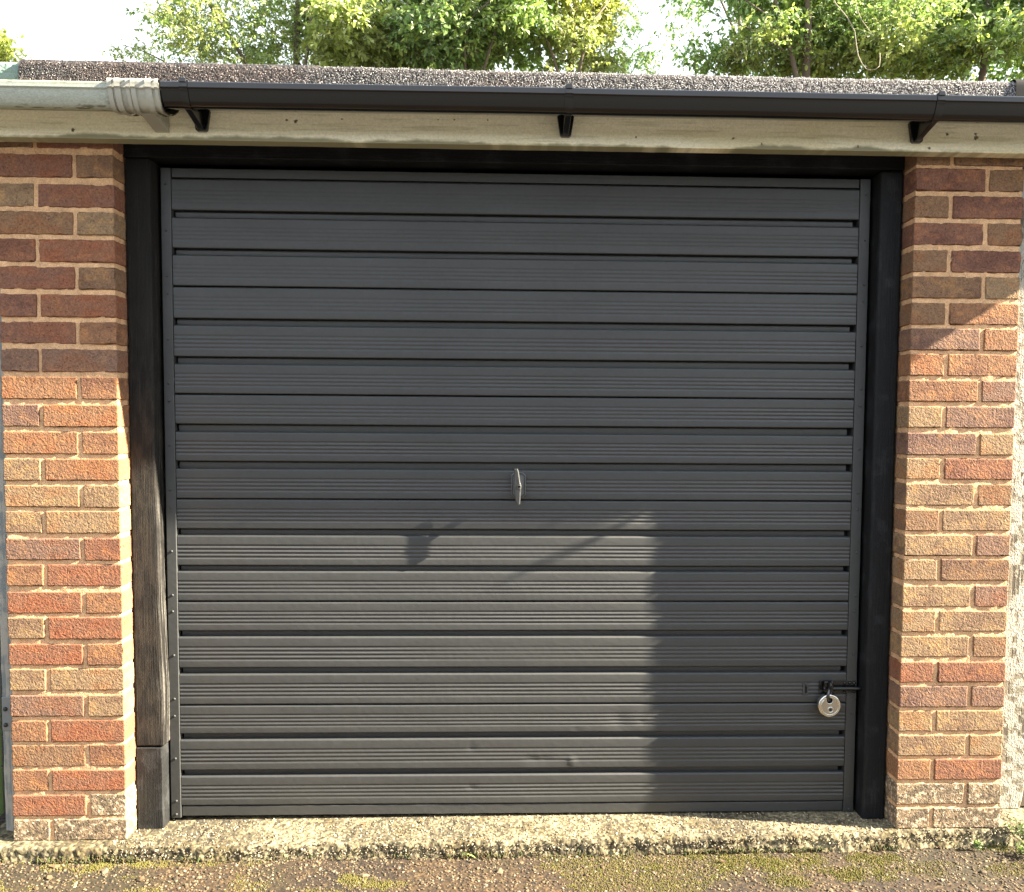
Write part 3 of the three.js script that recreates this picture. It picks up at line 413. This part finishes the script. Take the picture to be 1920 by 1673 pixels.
{ const Gt = thing('rain_gutter', 'old dirty grey gutter of the next garage joining at left', 'gutter', [0, 0, 0]);
  const q2 = gutProf(2.056, 0.053, 0.196, 0.054, 0.003);
  mesh('trough', gutter(q2.loop, -2.6, -0.935, 40, () => 0), oldGutM, Gt);
  const U = new THREE.Group(); U.name = 'union'; Gt.add(U); U.userData.label = 'ribbed grey plastic union bracket';
  const band = (x, w, e, m = oldClipM) => { const st = q2.out.map(([y, z]) => { const dz = z - 0.124, dy = y - 2.045, l = Math.hypot(dy, dz); return [y + dy / l * e, z + dz / l * e]; }); st.push([2.066, 0.198 + e], [2.070, 0.196 + e * 0.5], [2.070, 0.186]); const inn = q2.out.map((k) => [...k]); inn.push([2.064, 0.195], [2.064, 0.187]); return sweepX([...st, ...inn.reverse()], [x - w / 2, x - w / 2 + 0.0015, x + w / 2 - 0.0015, x + w / 2], (a, y, z) => [a, y, z], true); };
  mesh('sleeve', band(-0.947, 0.126, 0.0045), oldClipM, U);
  for (const [x, w, e] of [[-1.005, 0.012, 0.008], [-0.985, 0.015, 0.0105], [-0.960, 0.010, 0.008], [-0.946, 0.012, 0.0105], [-0.908, 0.016, 0.0105], [-0.889, 0.008, 0.0085]]) mesh('rib', band(x, w, e), oldClipM, U);
  mesh('foot', extrude([[-0.0525, 2.03], [-0.0525, 1.985], [-0.058, 1.985], [-0.150, 2.000], [-0.150, 2.006], [-0.09, 2.022]], 0.034, 0.002).rotateY(Math.PI / 2).translate(-0.948, 0, 0), oldClipM, U);
  mesh('nail', tube([[-0.958, 2.006, 0.12], [-0.945, 1.996, 0.085], [-0.936, 1.989, 0.056]], 0.0025, 0.002, 4, 6), rustM, U);
}

// ---------------------------------------------------------------- neighbours' posts and doors
{ const Pn = thing('timber_post', 'weathered grey timber post at the far left with a riveted metal plate', 'post', [-1.445, 0, -0.068]);
  mesh('post', boxFT(-0.022, 0.030, -0.03, 2.03, -0.08, 0.0, 0.004, 2, 60, 1, 0.002, 21), greyPostM, Pn);
  const pl = mesh('metal_plate', boxFT(-0.020, 0.018, 0.30, 0.40, 0.0005, 0.004, 0.001), mat({ rgb: [0.25, 0.27, 0.28], metalness: 0.6, roughness: 0.5 }), Pn); for (const y of [0.318, 0.365]) mesh('rivet', rivG.clone().scale(1.7, 1.7, 1.7).translate(-0.010, y, 0.004), zincM, pl); }
{ const Pn = thing('timber_post', 'peeling white painted timber post at the far right', 'post', [1.52, 0, -0.030]);
  const g = boxFT(-0.043, 0.043, 0.055, 2.03, -0.09, 0.0, 0.006, 4, 90, 2, 0.003, 23); const p = g.attributes.position; for (let i = 0; i < p.count; i++) { const y = p.getY(i); if (y < 0.14) p.setX(i, p.getX(i) * (1 - 0.25 * (0.14 - y) / 0.1) + 0.012 * (fbm(p.getX(i) * 50, y * 50, 2, 1401) - 0.5)); }
  mesh('post', g, whitePostM, Pn); }
{ const Dn = thing('garage_door', 'pale green door of the neighbouring garage at the far left edge', 'garage door', [-2.55, 0, -0.11]); const m = mat({ rgb: [0.22, 0.36, 0.13], roughness: 0.6 });
  for (let i = 0; i < 13; i++) mesh('panel', boxFT(-1.0, 1.04, 0.02 + i * 0.148, 0.02 + i * 0.148 + 0.145, -0.03, 0, 0.003), m, Dn); }
{ const Dn = thing('garage_door', 'dark brown door of the neighbouring garage at the far right edge', 'garage door', [2.62, 0, -0.13]); const m = mat({ rgb: [0.09, 0.07, 0.05], roughness: 0.6 });
  for (let i = 0; i < 13; i++) mesh('panel', boxFT(-1.045, 0.7, 0.02 + i * 0.148, 0.02 + i * 0.148 + 0.145, -0.03, 0, 0.003), m, Dn); }

// tall hedge along the other side of the forecourt, behind the camera: what the satin door mirrors
{ const g = new THREE.BoxGeometry(44, 3.2, 2.4, 170, 20, 8), p = g.attributes.position; for (let i = 0; i < p.count; i++) { const x = p.getX(i), y = p.getY(i), z = p.getZ(i), n = fbm(x * 0.9 + 50, y * 0.9 + z * 0.7 + 50, 4, 1450) - 0.5, e = fbm(x * 4 + 9, y * 4 + z * 3 + 9, 2, 1455) - 0.5; p.setXYZ(i, x + n * 0.5, y > -1.5 ? y + (n * 1.2 + e * 0.4) * sst(-1.6, 1.6, y) : y, z + n * 1.3 + e * 0.5); } g.computeVertexNormals();
  const h = mesh('hedge', g, mat({ rgb: [0.045, 0.065, 0.022], roughness: 0.95 })); h.position.set(0, 1.56, 11.5); top(h, 'hedge', 'tall dark green hedge across the forecourt behind the camera', 'hedge'); }

// ---------------------------------------------------------------- grit, moss, weeds
const inst = (name, g, m, list, label, category) => { const im = new THREE.InstancedMesh(g, m, list.length), M = new THREE.Matrix4(), q = new THREE.Quaternion(), e = new THREE.Euler(); list.forEach((o, i) => { M.compose(new THREE.Vector3(...o.p), q.setFromEuler(e.set(...o.r)), new THREE.Vector3(...o.s)); im.setMatrixAt(i, M); im.setColorAt(i, rgb(...o.c)); }); im.castShadow = im.receiveShadow = true; top(im, name, label, category); im.userData.kind = 'stuff'; return im; };
const chipG = (() => { const g = new THREE.IcosahedronGeometry(1, 0); const p = g.attributes.position; for (let i = 0; i < p.count; i++) { const x = p.getX(i), y = p.getY(i), z = p.getZ(i), k = 0.8 + 0.4 * hsh(Math.round(x * 50), Math.round(y * 50 + z * 90), 3); p.setXYZ(i, x * k, y * k * 0.7, z * k); } g.computeVertexNormals(); return g; })();
const mossAt = (x, z) => { let k = sst(0.56, 0.66, fbm(x * 4.2 + 7, z * 7, 4, 1501)) * 0.30; for (const [a, b, r] of [[-1.15, 0.10, 0.13], [-1.02, 0.07, 0.06], [-0.4, 0.17, 0.06], [-0.35, 0.20, 0.07], [0.55, 0.06, 0.05], [0.72, 0.10, 0.16], [0.86, 0.07, 0.12], [1.05, 0.08, 0.09], [0.95, 0.16, 0.12], [0.75, 0.2, 0.1], [-1.33, 0.2, 0.08], [0.42, 0.12, 0.05], [1.45, 0.02, 0.06]]) k = Math.max(k, 1.05 - Math.hypot(x - a, (z - b) * 2.0) / r + 1.9 * (fbm(x * 16, z * 16, 4, 1505) - 0.5)); return clamp(k); };
{ const L = []; const tones = [[0.30, 0.20, 0.10], [0.42, 0.32, 0.18], [0.50, 0.42, 0.28], [0.20, 0.12, 0.06], [0.36, 0.24, 0.12], [0.26, 0.19, 0.11]];
  for (let i = 0; i < 22000; i++) { const x = rr(-1.9, 1.9), z = -0.02 + 0.75 * Math.pow(rnd(), 1.4); if (z < slabZ(x) + 0.008 && x > -1.5 && x < 1.66) continue; const s = rr(0.0014, 0.0040) * (rnd() < 0.04 ? 1.6 : rnd() < 0.006 ? 3 : 1), t = tones[Math.floor(rnd() * tones.length * 0.999)], k = rr(0.15, 0.42); L.push({ p: [x, -0.035 + s * 0.25, z], r: [rr(-0.5, 0.5), rr(0, 6), rr(-0.5, 0.5)], s: [s * rr(0.8, 1.6), s * 0.8, s], c: t.map((e) => e * k) }); }
  inst('grit', chipG, mat({ rgb: [1, 1, 1], roughness: 0.9 }), L, 'loose grit and small stone chips over the forecourt', 'gravel'); }
{ const L = []; // aggregate showing in the worn sill
  for (let i = 0; i < 4200; i++) { const x = rr(-1.12, 1.55), f = Math.pow(rnd(), 0.8), z = mix(-0.13, slabZ(x) + 0.003, f), s = rr(0.0014, 0.0034), k = rr(0.3, 0.75), fr = rnd() < 0.28; const t = rnd() < 0.6 ? [0.50, 0.43, 0.30] : [0.30, 0.23, 0.15];
    L.push({ p: fr ? [x, slabY(x) - rr(0.004, 0.034), slabZ(x) + 0.005 + rr(0, 0.004)] : [x, slabY(x) + 0.0006, z], r: [rr(0, 6), rr(0, 6), rr(0, 6)], s: [s * rr(0.8, 1.7), s * 0.6, s], c: t.map((e) => e * k) }); }
  inst('sill_aggregate', chipG, mat({ rgb: [1, 1, 1], roughness: 0.9 }), L, 'pale aggregate stones showing in the concrete sill', 'gravel'); }
{ const L = []; // moss: tiny upright shoots in cushions
  for (let i = 0; i < 260000 && L.length < 45000; i++) { const x = rr(-1.8, 1.8), z = rr(-0.02, 0.42); if (z < slabZ(x) + 0.004 && x > -1.5 && x < 1.6) continue; const k = mossAt(x, z); if (rnd() > k * 0.95) continue; const h = rr(0.002, 0.0055) * (0.5 + 0.6 * k), g = rr(0.7, 1.3); const y = rnd(); L.push({ p: [x, -0.036 + h * 0.4, z], r: [rr(-0.6, 0.6), rr(0, 6), rr(-0.6, 0.6)], s: [rr(0.0011, 0.0022), h, rr(0.0011, 0.0022)], c: y < 0.65 ? [0.085 * g, 0.080 * g, 0.012 * g] : [0.10 * g, 0.078 * g, 0.022 * g] }); }
  for (let i = 0; i < 2600; i++) { const x = rr(-1.45, 1.6), k = fbm(x * 9, 2.2, 3, 1540); if (rnd() > sst(0.42, 0.62, k) + 0.12) continue; L.push({ p: [x, -0.033 + rr(0, 0.012), slabZ(x) + rr(0.002, 0.022)], r: [rr(-0.7, 0.7), rr(0, 6), rr(-0.7, 0.7)], s: [0.0018, rr(0.003, 0.008), 0.0018], c: [0.07 * rr(0.6, 1.2), 0.065 * rr(0.6, 1.2), 0.02] }); }
  inst('moss', new THREE.IcosahedronGeometry(1, 0), mat({ rgb: [1, 1, 1], roughness: 1 }), L, 'low yellow green moss growing in patches on the forecourt', 'moss'); }
// leaf builder: blades as small folded faces with vertex colour
function LeafBag() { return { P: [], N: [], C: [], I: [] }; }
const V = (x, y, z) => new THREE.Vector3(x, y, z);
const tA = V(), tB = V(), tC = V(), tD = V();
function leaf(B, p, dir, up, len, wid, col, fold = 0.35) {
  const o = B.P.length / 3, side = tA.crossVectors(dir, up).normalize(), nn = tB.crossVectors(side, dir).normalize();
  const q = (a, b, h) => { B.P.push(p.x + dir.x * a + side.x * b + nn.x * h, p.y + dir.y * a + side.y * b + nn.y * h, p.z + dir.z * a + side.z * b + nn.z * h); B.N.push(nn.x - side.x * b / wid * fold, nn.y - side.y * b / wid * fold, nn.z - side.z * b / wid * fold); B.C.push(...col); };
  q(0, 0, 0); q(len * 0.35, -wid * 0.5, wid * fold * 0.5); q(len * 0.35, wid * 0.5, wid * fold * 0.5); q(len * 0.72, -wid * 0.36, wid * fold * 0.3); q(len * 0.72, wid * 0.36, wid * fold * 0.3); q(len, 0, -len * 0.06);
  B.I.push(o, o + 2, o + 1, o + 1, o + 2, o + 3, o + 2, o + 4, o + 3, o + 3, o + 4, o + 5);
}
function bagGeom(B) { const g = new THREE.BufferGeometry(); g.setAttribute('position', new THREE.Float32BufferAttribute(B.P, 3)); g.setAttribute('normal', new THREE.Float32BufferAttribute(B.N, 3)); g.setAttribute('color', new THREE.Float32BufferAttribute(B.C, 3)); g.setIndex(B.I); return g; }
const leafM = mat({ phys: 1, rgb: [1, 1, 1], vertexColors: true, roughness: 0.85, transmission: 0.58, thickness: 0, side: THREE.DoubleSide });
const solidLeafM = mat({ rgb: [1, 1, 1], vertexColors: true, roughness: 0.8, side: THREE.DoubleSide });
const dirR = (up = 0) => V(rr(-1, 1), rr(-1, 1) + up, rr(-1, 1)).normalize();
function weed(x, z, n, h, label, y = -0.033) {
  const B = LeafBag(), st = []; for (let i = 0; i < n; i++) { const a = rr(0, 6.28), t = rr(0.15, 0.9), e = [Math.cos(a) * h * t, h * rr(0.4, 1), Math.sin(a) * h * t * 0.8]; st.push(tube([[0, 0, 0], [e[0] * 0.4, e[1] * 0.6, e[2] * 0.4], e], 0.0009, 0.0005, 3, 4)); for (let k = 0; k < 7; k++) { const f = rr(0.35, 1), g = rr(0.7, 1.3); leaf(B, V(e[0] * f + rr(-0.006, 0.006), e[1] * f + rr(-0.004, 0.004), e[2] * f + rr(-0.006, 0.006)), dirR(0.3), dirR(1), rr(0.007, 0.014), rr(0.005, 0.009), [0.13 * g, 0.19 * g, 0.035 * g]); } }
  const W = thing('weed', label, 'weed', [x, y, z], 'weeds by the white post'); mesh('stems', mergeGeometries(st), mat({ rgb: [0.12, 0.14, 0.04], roughness: 0.9 }), W); mesh('leaves', bagGeom(B), leafM, W);
}
weed(1.525, 0.03, 16, 0.075, 'small leafy weed sprouting against the foot of the white post', -0.01); weed(1.50, 0.085, 14, 0.05, 'low green weed in front of the white post'); weed(1.39, 0.045, 7, 0.028, 'tiny weed rooted in the joint under the right brick pier'); weed(1.585, 0.075, 12, 0.06, 'green weed clump at the right edge beyond the post');
{ const g = new THREE.IcosahedronGeometry(0.032, 3), p = g.attributes.position; for (let i = 0; i < p.count; i++) { const v = V(p.getX(i), p.getY(i), p.getZ(i)); const k = 0.8 + 0.45 * fbm(v.x * 40 + 5, v.y * 40 + v.z * 30, 3, 1601); p.setXYZ(i, v.x * k, v.y * k * 0.7, v.z * k); } g.computeVertexNormals(); const o = mesh('stone', g, mat({ rgb: [0.05, 0.045, 0.035], roughness: 0.9 })); o.position.set(1.555, -0.022, 0.125); top(o, 'stone', 'dark rounded stone at the bottom right corner', 'stone'); }
{ const g = sweepX([[0, -0.004], [0.0008, 0], [0, 0.004]], lin(-0.024, 0.024, 14), (x, y, z) => [x, y + 0.004 - 3 * x * x, z * (1 - (x / 0.025) ** 2) + 6 * (x + 0.02) * (x + 0.02) * 1.6]); const o = mesh('leaf', g, mat({ rgb: [0.30, 0.42, 0.10], roughness: 0.6, side: THREE.DoubleSide })); o.position.set(-0.10, -0.030, 0.045); o.rotation.y = -0.25; top(o, 'fallen_leaf', 'slender pale green leaf lying on the ground by the sill', 'leaf'); }

for (const [x, z, a, c, lb] of [[-0.42, -0.075, 0.5, [0.22, 0.07, 0.03], 'small reddish leaf fragment on the sill left of the handle'], [-0.25, -0.085, 1.9, [0.20, 0.09, 0.04], 'tiny brown leaf fragment on the sill below the handle'], [0.62, 0.10, 2.6, [0.10, 0.06, 0.03], 'curled dark brown dead leaf on the moss before the sill']]) {
  const g = sweepX([[0.001, -0.005], [0.0035, -0.0025], [0.001, 0], [0.003, 0.003], [0.0015, 0.005]], lin(-0.011, 0.011, 8), (X, y, Z) => [X, y + 25 * X * X, Z * (1.05 - (X / 0.0115) ** 2)]); const o = mesh('leaf', g, mat({ rgb: c, roughness: 0.85, side: THREE.DoubleSide })); o.position.set(x, z < 0 ? slabY(x) + 0.003 : -0.029, z); o.rotation.y = a; top(o, 'fallen_leaf', lb, 'leaf'); }

// twigs caught in the gutter beyond the right of the picture, whose shadows fall on the door
const barkM = mat({ rgb: [0.13, 0.10, 0.075], roughness: 0.95 });
function gutterTwig(pts, r, leafAt, label) {
  const T = thing('twig', label, 'twig', pts[0], 'twigs caught in the gutter'); const L = pts.map((p) => p.map((e, i) => e - pts[0][i]));
  mesh('stem', tube(L, r, r * 0.6, 10, 6), barkM, T);
  if (leafAt) { const s = new THREE.Shape([[0.0, 0.034], [0.018, 0.022], [0.043, 0.012], [0.033, -0.018], [0.012, -0.036], [-0.018, -0.036], [-0.045, -0.026], [-0.030, 0.006], [-0.018, 0.026]].map((e) => new THREE.Vector2(...e))); const l = mesh('leaf', extrude(s, 0.0006, 0), mat({ rgb: [0.10, 0.12, 0.03], roughness: 0.8, side: THREE.DoubleSide }), T); l.position.set(...leafAt.map((e, i) => e - pts[0][i])); l.rotation.y = 0.04; }
}
gutterTwig([[2.26, 2.058, 0.18], [2.19, 2.025, 0.199], [2.10, 1.99, 0.202], [2.01, 1.952, 0.205]], 0.008, null, 'bare twig hanging from the end of the gutter out to the right');

// ---------------------------------------------------------------- trees behind the roof
function makeTree(label, base, limbs, clumps, o) {
  const T = thing('tree', label, 'tree', base, 'trees behind the garage roof'); const B = LeafBag(), TW = []; const [bx, by, bz] = base;
  const loc = (p) => [p[0] - bx, p[1] - by, p[2] - bz];
  limbs.forEach((l, i) => { const m = mesh(i === 0 ? 'trunk' : 'branch', tube(l.p.map(loc), l.r0 * 0.6, l.r1 * 0.6, 14, 8), l.m ?? barkM, T); });
  for (const c of clumps) {
    const cs = rr(0.75, 1.3); const sprays = Math.round(c.n * (o.dens ?? 1.9)); for (let i = 0; i < sprays; i++) {
      let d; do d = V(rr(-1, 1), rr(-1, 1), rr(-1, 1)); while (d.lengthSq() > 1); const k = fbm(d.x * 3 + c.x * 5, d.y * 3 + d.z * 2, 2, 1700); if (k < o.hole && d.lengthSq() > 0.05) continue;
      const p = V(c.x + d.x * c.rx, c.y + d.y * c.ry, c.z + d.z * (c.rz ?? 0.8)), dir = V(d.x * 0.6 + rr(-0.7, 0.7), rr(-0.6, 0.5) - (o.droop ?? 0), d.z * 0.4 + rr(-0.7, 0.7)).normalize(), L = rr(0.14, 0.30) * (o.sz ?? 1);
      const e = p.clone().addScaledVector(dir, L); const a = loc([p.x, p.y, p.z]), b = loc([e.x, e.y, e.z]); TW.push(tube([a, [(a[0] + b[0]) / 2, (a[1] + b[1]) / 2 + 0.01, (a[2] + b[2]) / 2], b], 0.004, 0.0015, 2, 3));
      const tone = rr(0.7, 1.25), yl = rnd();
      const col = lerp3(c.c ?? o.c, o.c2, yl * yl * (c.y2 ?? 0.6));
      for (let j = 0; j < o.per; j++) { const f = j / o.per; const q = V(a[0], a[1], a[2]).lerp(V(b[0], b[1], b[2]), f + rr(-0.04, 0.04)); const ld = dir.clone().multiplyScalar(0.6).add(dirR(-0.25)).normalize(); const g = tone * rr(0.8, 1.2); leaf(B, q, ld, dirR(1.2), rr(0.040, 0.085) * (o.sz ?? 1) * cs, rr(0.020, 0.042) * (o.sz ?? 1) * cs, col.map((x) => x * g)); }
    }
  }
  mesh('crown', bagGeom(B), leafM, T); mesh('twigs', mergeGeometries(TW), barkM, T).userData.kind = 'stuff'; return T;
}
const Z0 = -8.6;
const G1 = [0.26, 0.40, 0.095], G2 = [0.22, 0.36, 0.090], YG = [0.47, 0.53, 0.09], GY = [0.37, 0.45, 0.115];
const cl = (x, y, rx, ry, n, c, rz, y2, z = Z0) => ({ x, y, z: z + rr(-0.4, 0.4), rx, ry, rz, n, c, y2 });
const GB = -0.035;
makeTree('loose grey green tree with small leaves and sky showing through, above the roof at left', [-2.7, GB, Z0], [
  { p: [[-2.7, GB, Z0], [-2.75, 2.5, Z0], [-2.6, 5, Z0], [-2.5, 7.6, Z0]], r0: 0.14, r1: 0.04 }, { p: [[-2.65, 4.4, Z0], [-3.1, 5.4, Z0 + 0.2], [-3.6, 6.2, Z0 + 0.3], [-4, 6.9, Z0]], r0: 0.05, r1: 0.012 }, { p: [[-2.62, 4.8, Z0], [-2.35, 5.7, Z0 + 0.3], [-2.3, 6.6, Z0 + 0.2], [-2.1, 7.4, Z0]], r0: 0.04, r1: 0.012 }, { p: [[-2.7, 4.1, Z0], [-3.4, 5.0, Z0 + 0.1], [-4.2, 5.5, Z0 + 0.2], [-4.7, 5.72, Z0]], r0: 0.03, r1: 0.006 }],
  [cl(-3.2, 6.3, 0.9, 0.9, 700, G1), cl(-3.55, 5.75, 0.55, 0.35, 260, GY), cl(-2.6, 5.9, 0.6, 0.7, 420, GY), cl(-4.0, 5.55, 0.35, 0.25, 60, G1), cl(-4.05, 5.95, 0.2, 0.3, 22, G1), cl(-4.68, 5.72, 0.24, 0.15, 34, GY, 0.2), cl(-2.9, 7.3, 0.9, 0.7, 350, G1), cl(-2.9, 5.0, 1.0, 0.5, 250, G1)],
  { hole: 0.40, per: 11, c: G1, c2: YG, sz: 0.75 });
makeTree('broad dense green tree in the middle above the roof', [-0.6, GB, Z0 - 0.3], [
  { p: [[-0.6, GB, Z0 - 0.3], [-0.65, 2.5, Z0 - 0.3], [-0.5, 4.8, Z0 - 0.2], [-0.55, 8, Z0]], r0: 0.2, r1: 0.05 }, { p: [[-0.55, 4.6, Z0 - 0.2], [-0.2, 5.6, Z0 + 0.5], [0.05, 6.2, Z0 + 0.6], [0.5, 7, Z0 + 0.5]], r0: 0.035, r1: 0.012 }, { p: [[-0.5, 4.9, Z0 - 0.2], [-0.45, 5.7, Z0 + 0.8], [-0.15, 6.0, Z0 + 0.9], [-0.2, 6.9, Z0 + 0.8]], r0: 0.03, r1: 0.012 }, { p: [[-0.55, 4.5, Z0 - 0.2], [-1.2, 5.5, Z0 + 0.4], [-1.6, 6.3, Z0 + 0.4], [-1.7, 7.2, Z0 + 0.3]], r0: 0.06, r1: 0.015 }],
  [cl(-1.7, 6.2, 0.75, 0.8, 900, G1, 0.9), cl(-1.75, 5.7, 0.55, 0.35, 420, GY), cl(-0.9, 6.1, 0.7, 0.8, 900, G2, 0.9), cl(-0.9, 5.65, 0.5, 0.3, 300, G2), cl(-0.1, 6.3, 0.6, 0.6, 650, G2, 0.9), cl(-0.45, 5.75, 0.4, 0.25, 200, G1), cl(0.15, 5.85, 0.35, 0.2, 90, G1), cl(-0.8, 7.4, 1.4, 0.8, 500, G1), cl(-0.8, 4.9, 1.4, 0.5, 300, G2)],
  { hole: 0.33, per: 11, c: G1, c2: YG, sz: 0.95 });
makeTree('bright yellow green tree between the dense tree and the gap of sky', [0.85, GB, Z0 + 0.2], [
  { p: [[0.85, GB, Z0 + 0.2], [0.8, 3, Z0 + 0.2], [0.75, 5.2, Z0 + 0.2], [0.9, 7.6, Z0 + 0.2]], r0: 0.12, r1: 0.03 }, { p: [[0.77, 4.8, Z0 + 0.2], [0.5, 5.6, Z0 + 0.4], [0.25, 6.1, Z0 + 0.4], [0.1, 6.8, Z0 + 0.3]], r0: 0.035, r1: 0.008 }, { p: [[0.77, 4.9, Z0 + 0.2], [0.95, 5.8, Z0 + 0.5], [1.2, 6.2, Z0 + 0.4], [1.3, 6.8, Z0]], r0: 0.035, r1: 0.008 }],
  [cl(0.85, 6.3, 0.42, 0.5, 330, YG, 0.5, 0.9), cl(1.05, 5.95, 0.22, 0.35, 130, YG, 0.4, 0.9), cl(0.75, 5.72, 0.3, 0.2, 110, GY, 0.4), cl(1.15, 5.65, 0.2, 0.18, 60, GY, 0.4), cl(0.45, 5.75, 0.2, 0.2, 40, G1), cl(0.9, 7.1, 0.6, 0.5, 160, YG), cl(0.85, 5.1, 0.5, 0.4, 100, GY)],
  { hole: 0.38, per: 10, c: YG, c2: [0.30, 0.32, 0.04], sz: 0.9 });
makeTree('thin dark tree with hanging sprays against the white sky', [3.3, GB, Z0 - 1.6], [
  { p: [[3.3, GB, Z0 - 1.6], [3.3, 3, Z0 - 1.6], [3.25, 5.6, Z0 - 1.5], [3.2, 8, Z0 - 1.5]], r0: 0.1, r1: 0.03 }, { p: [[3.2, 6.6, Z0 - 1.5], [2.6, 7.4, Z0 - 1.2], [1.9, 7.6, Z0 - 1], [1.55, 6.7, Z0 - 1]], r0: 0.03, r1: 0.006 }],
  [cl(1.55, 6.75, 0.28, 0.28, 60, G2, 0.4, 0.1, Z0 - 1.4), cl(1.50, 6.2, 0.14, 0.2, 26, G2, 0.3, 0.1, Z0 - 1.4), cl(1.78, 6.2, 0.1, 0.1, 10, G2, 0.3, 0.1, Z0 - 1.4), cl(1.5, 5.75, 0.3, 0.24, 80, G1, 0.4, 0.2, Z0 - 1.4), cl(1.95, 5.75, 0.35, 0.25, 100, G1, 0.4, 0.2, Z0 - 1.4), cl(1.75, 5.72, 0.5, 0.2, 130, G1, 0.5, 0.5, Z0 - 1.2), cl(2.35, 5.75, 0.4, 0.22, 110, GY, 0.5, 0.5, Z0 - 1.2), cl(1.65, 6.1, 0.4, 0.4, 34, G2, 0.5, 0.3, Z0 - 1.2), cl(2.25, 6.25, 0.4, 0.4, 34, G2, 0.5, 0.3, Z0 - 1.2), cl(2.2, 5.85, 0.16, 0.16, 22, G2, 0.4, 0.2, Z0 - 1.4), cl(2.4, 6.9, 0.3, 0.3, 30, G2, 0.4, 0.1, Z0 - 1.4), cl(1.8, 5.3, 0.8, 0.3, 110, G1, 0.5, 0.2, Z0 - 1.4)],
  { hole: 0.36, per: 10, c: G2, c2: GY, droop: 0.5, sz: 0.85 });
const palebark = mat({ rgb: [0.30, 0.26, 0.19], roughness: 0.95 });
makeTree('large green tree with a leaning trunk and hanging pale stems above the roof at right', [3.6, GB, Z0], [
  { p: [[3.75, GB, Z0], [3.72, 3, Z0], [3.62, 5.2, Z0 + 0.2], [3.5, 6.0, Z0 + 0.6], [3.38, 7.6, Z0 + 0.6]], r0: 0.13, r1: 0.045 }, { p: [[3.66, 4.8, Z0 + 0.2], [3.3, 5.7, Z0 + 0.5], [3.05, 6.3, Z0 + 0.6], [2.95, 7.2, Z0 + 0.5]], r0: 0.06, r1: 0.02 }, { p: [[3.1, 5.9, Z0 + 0.6], [2.7, 6.15, Z0 + 0.6], [2.4, 6.35, Z0 + 0.5], [2.2, 6.5, Z0 + 0.5]], r0: 0.02, r1: 0.005 }, { p: [[3.25, 5.6, Z0 + 0.5], [2.8, 5.8, Z0 + 0.6], [2.4, 5.95, Z0 + 0.6]], r0: 0.016, r1: 0.005 },
  { p: [[3.46, 6.2, Z0 + 1.3], [3.5, 5.88, Z0 + 1.3], [3.77, 5.53, Z0 + 1.3], [3.83, 5.23, Z0 + 1.3], [3.94, 5.08, Z0 + 1.3], [4.06, 5.11, Z0 + 1.3], [4.09, 5.29, Z0 + 1.25]], r0: 0.010, r1: 0.008, m: palebark }, { p: [[3.74, 6.3, Z0 + 1.3], [3.77, 5.88, Z0 + 1.3], [3.83, 5.64, Z0 + 1.32], [3.97, 5.47, Z0 + 1.3]], r0: 0.010, r1: 0.006, m: palebark }, { p: [[5.7, 4.2, Z0], [5.75, 5.4, Z0 + 0.3], [5.7, 6.3, Z0 + 0.5], [5.9, 7.5, Z0 + 0.5]], r0: 0.09, r1: 0.04 }],
  [cl(3.3, 6.5, 0.5, 0.5, 420, G1, 0.9), cl(3.15, 5.75, 0.4, 0.22, 160, G1), cl(3.9, 6.2, 0.45, 0.6, 480, G2, 0.9), cl(3.85, 5.68, 0.4, 0.2, 200, GY), cl(4.45, 6.2, 0.4, 0.6, 330, G1, 0.9), cl(4.45, 5.65, 0.4, 0.2, 100, GY), cl(5.1, 6.3, 0.5, 0.6, 560, G2, 0.9), cl(5.25, 5.72, 0.4, 0.25, 260, YG), cl(5.9, 6.2, 0.6, 0.7, 800, G2, 0.9), cl(6.5, 6.1, 0.5, 0.8, 600, G2, 0.9), cl(2.7, 6.25, 0.3, 0.3, 34, G2, 0.4, 0.2), cl(2.5, 5.75, 0.3, 0.18, 45, G2, 0.4, 0.3), cl(2.85, 5.7, 0.25, 0.15, 60, GY), cl(4.7, 5.9, 0.5, 0.4, 260, G1, 0.9), cl(5.6, 5.7, 0.5, 0.25, 220, G1), cl(3.5, 6.0, 0.5, 0.4, 200, G1), cl(4.6, 7.3, 2.0, 0.7, 700, G1), cl(4.8, 4.9, 2.0, 0.5, 450, G2)],
  { hole: 0.39, per: 10, c: G1, c2: YG, sz: 0.95 });
makeTree('yellow green tree top just showing at the far left edge', [-6.6, GB, Z0 + 0.5], [{ p: [[-6.6, GB, Z0 + 0.5], [-6.65, 3, Z0 + 0.5], [-6.6, 5.8, Z0 + 0.5]], r0: 0.09, r1: 0.02 }, { p: [[-6.6, 5, Z0 + 0.5], [-6.3, 5.8, Z0 + 0.5], [-6.05, 6.05, Z0 + 0.5]], r0: 0.02, r1: 0.004 }],
  [cl(-6.28, 5.55, 0.42, 0.22, 170, YG, 0.3, 0.9, Z0 + 0.5), cl(-5.98, 5.82, 0.13, 0.09, 9, GY, 0.2, 0.3, Z0 + 0.5), cl(-6.7, 5.0, 0.6, 0.4, 120, GY, 0.5, 0.5, Z0 + 0.5)], { hole: 0.36, per: 10, c: YG, c2: YG, sz: 0.85 });

renderer.render(scene, camera);
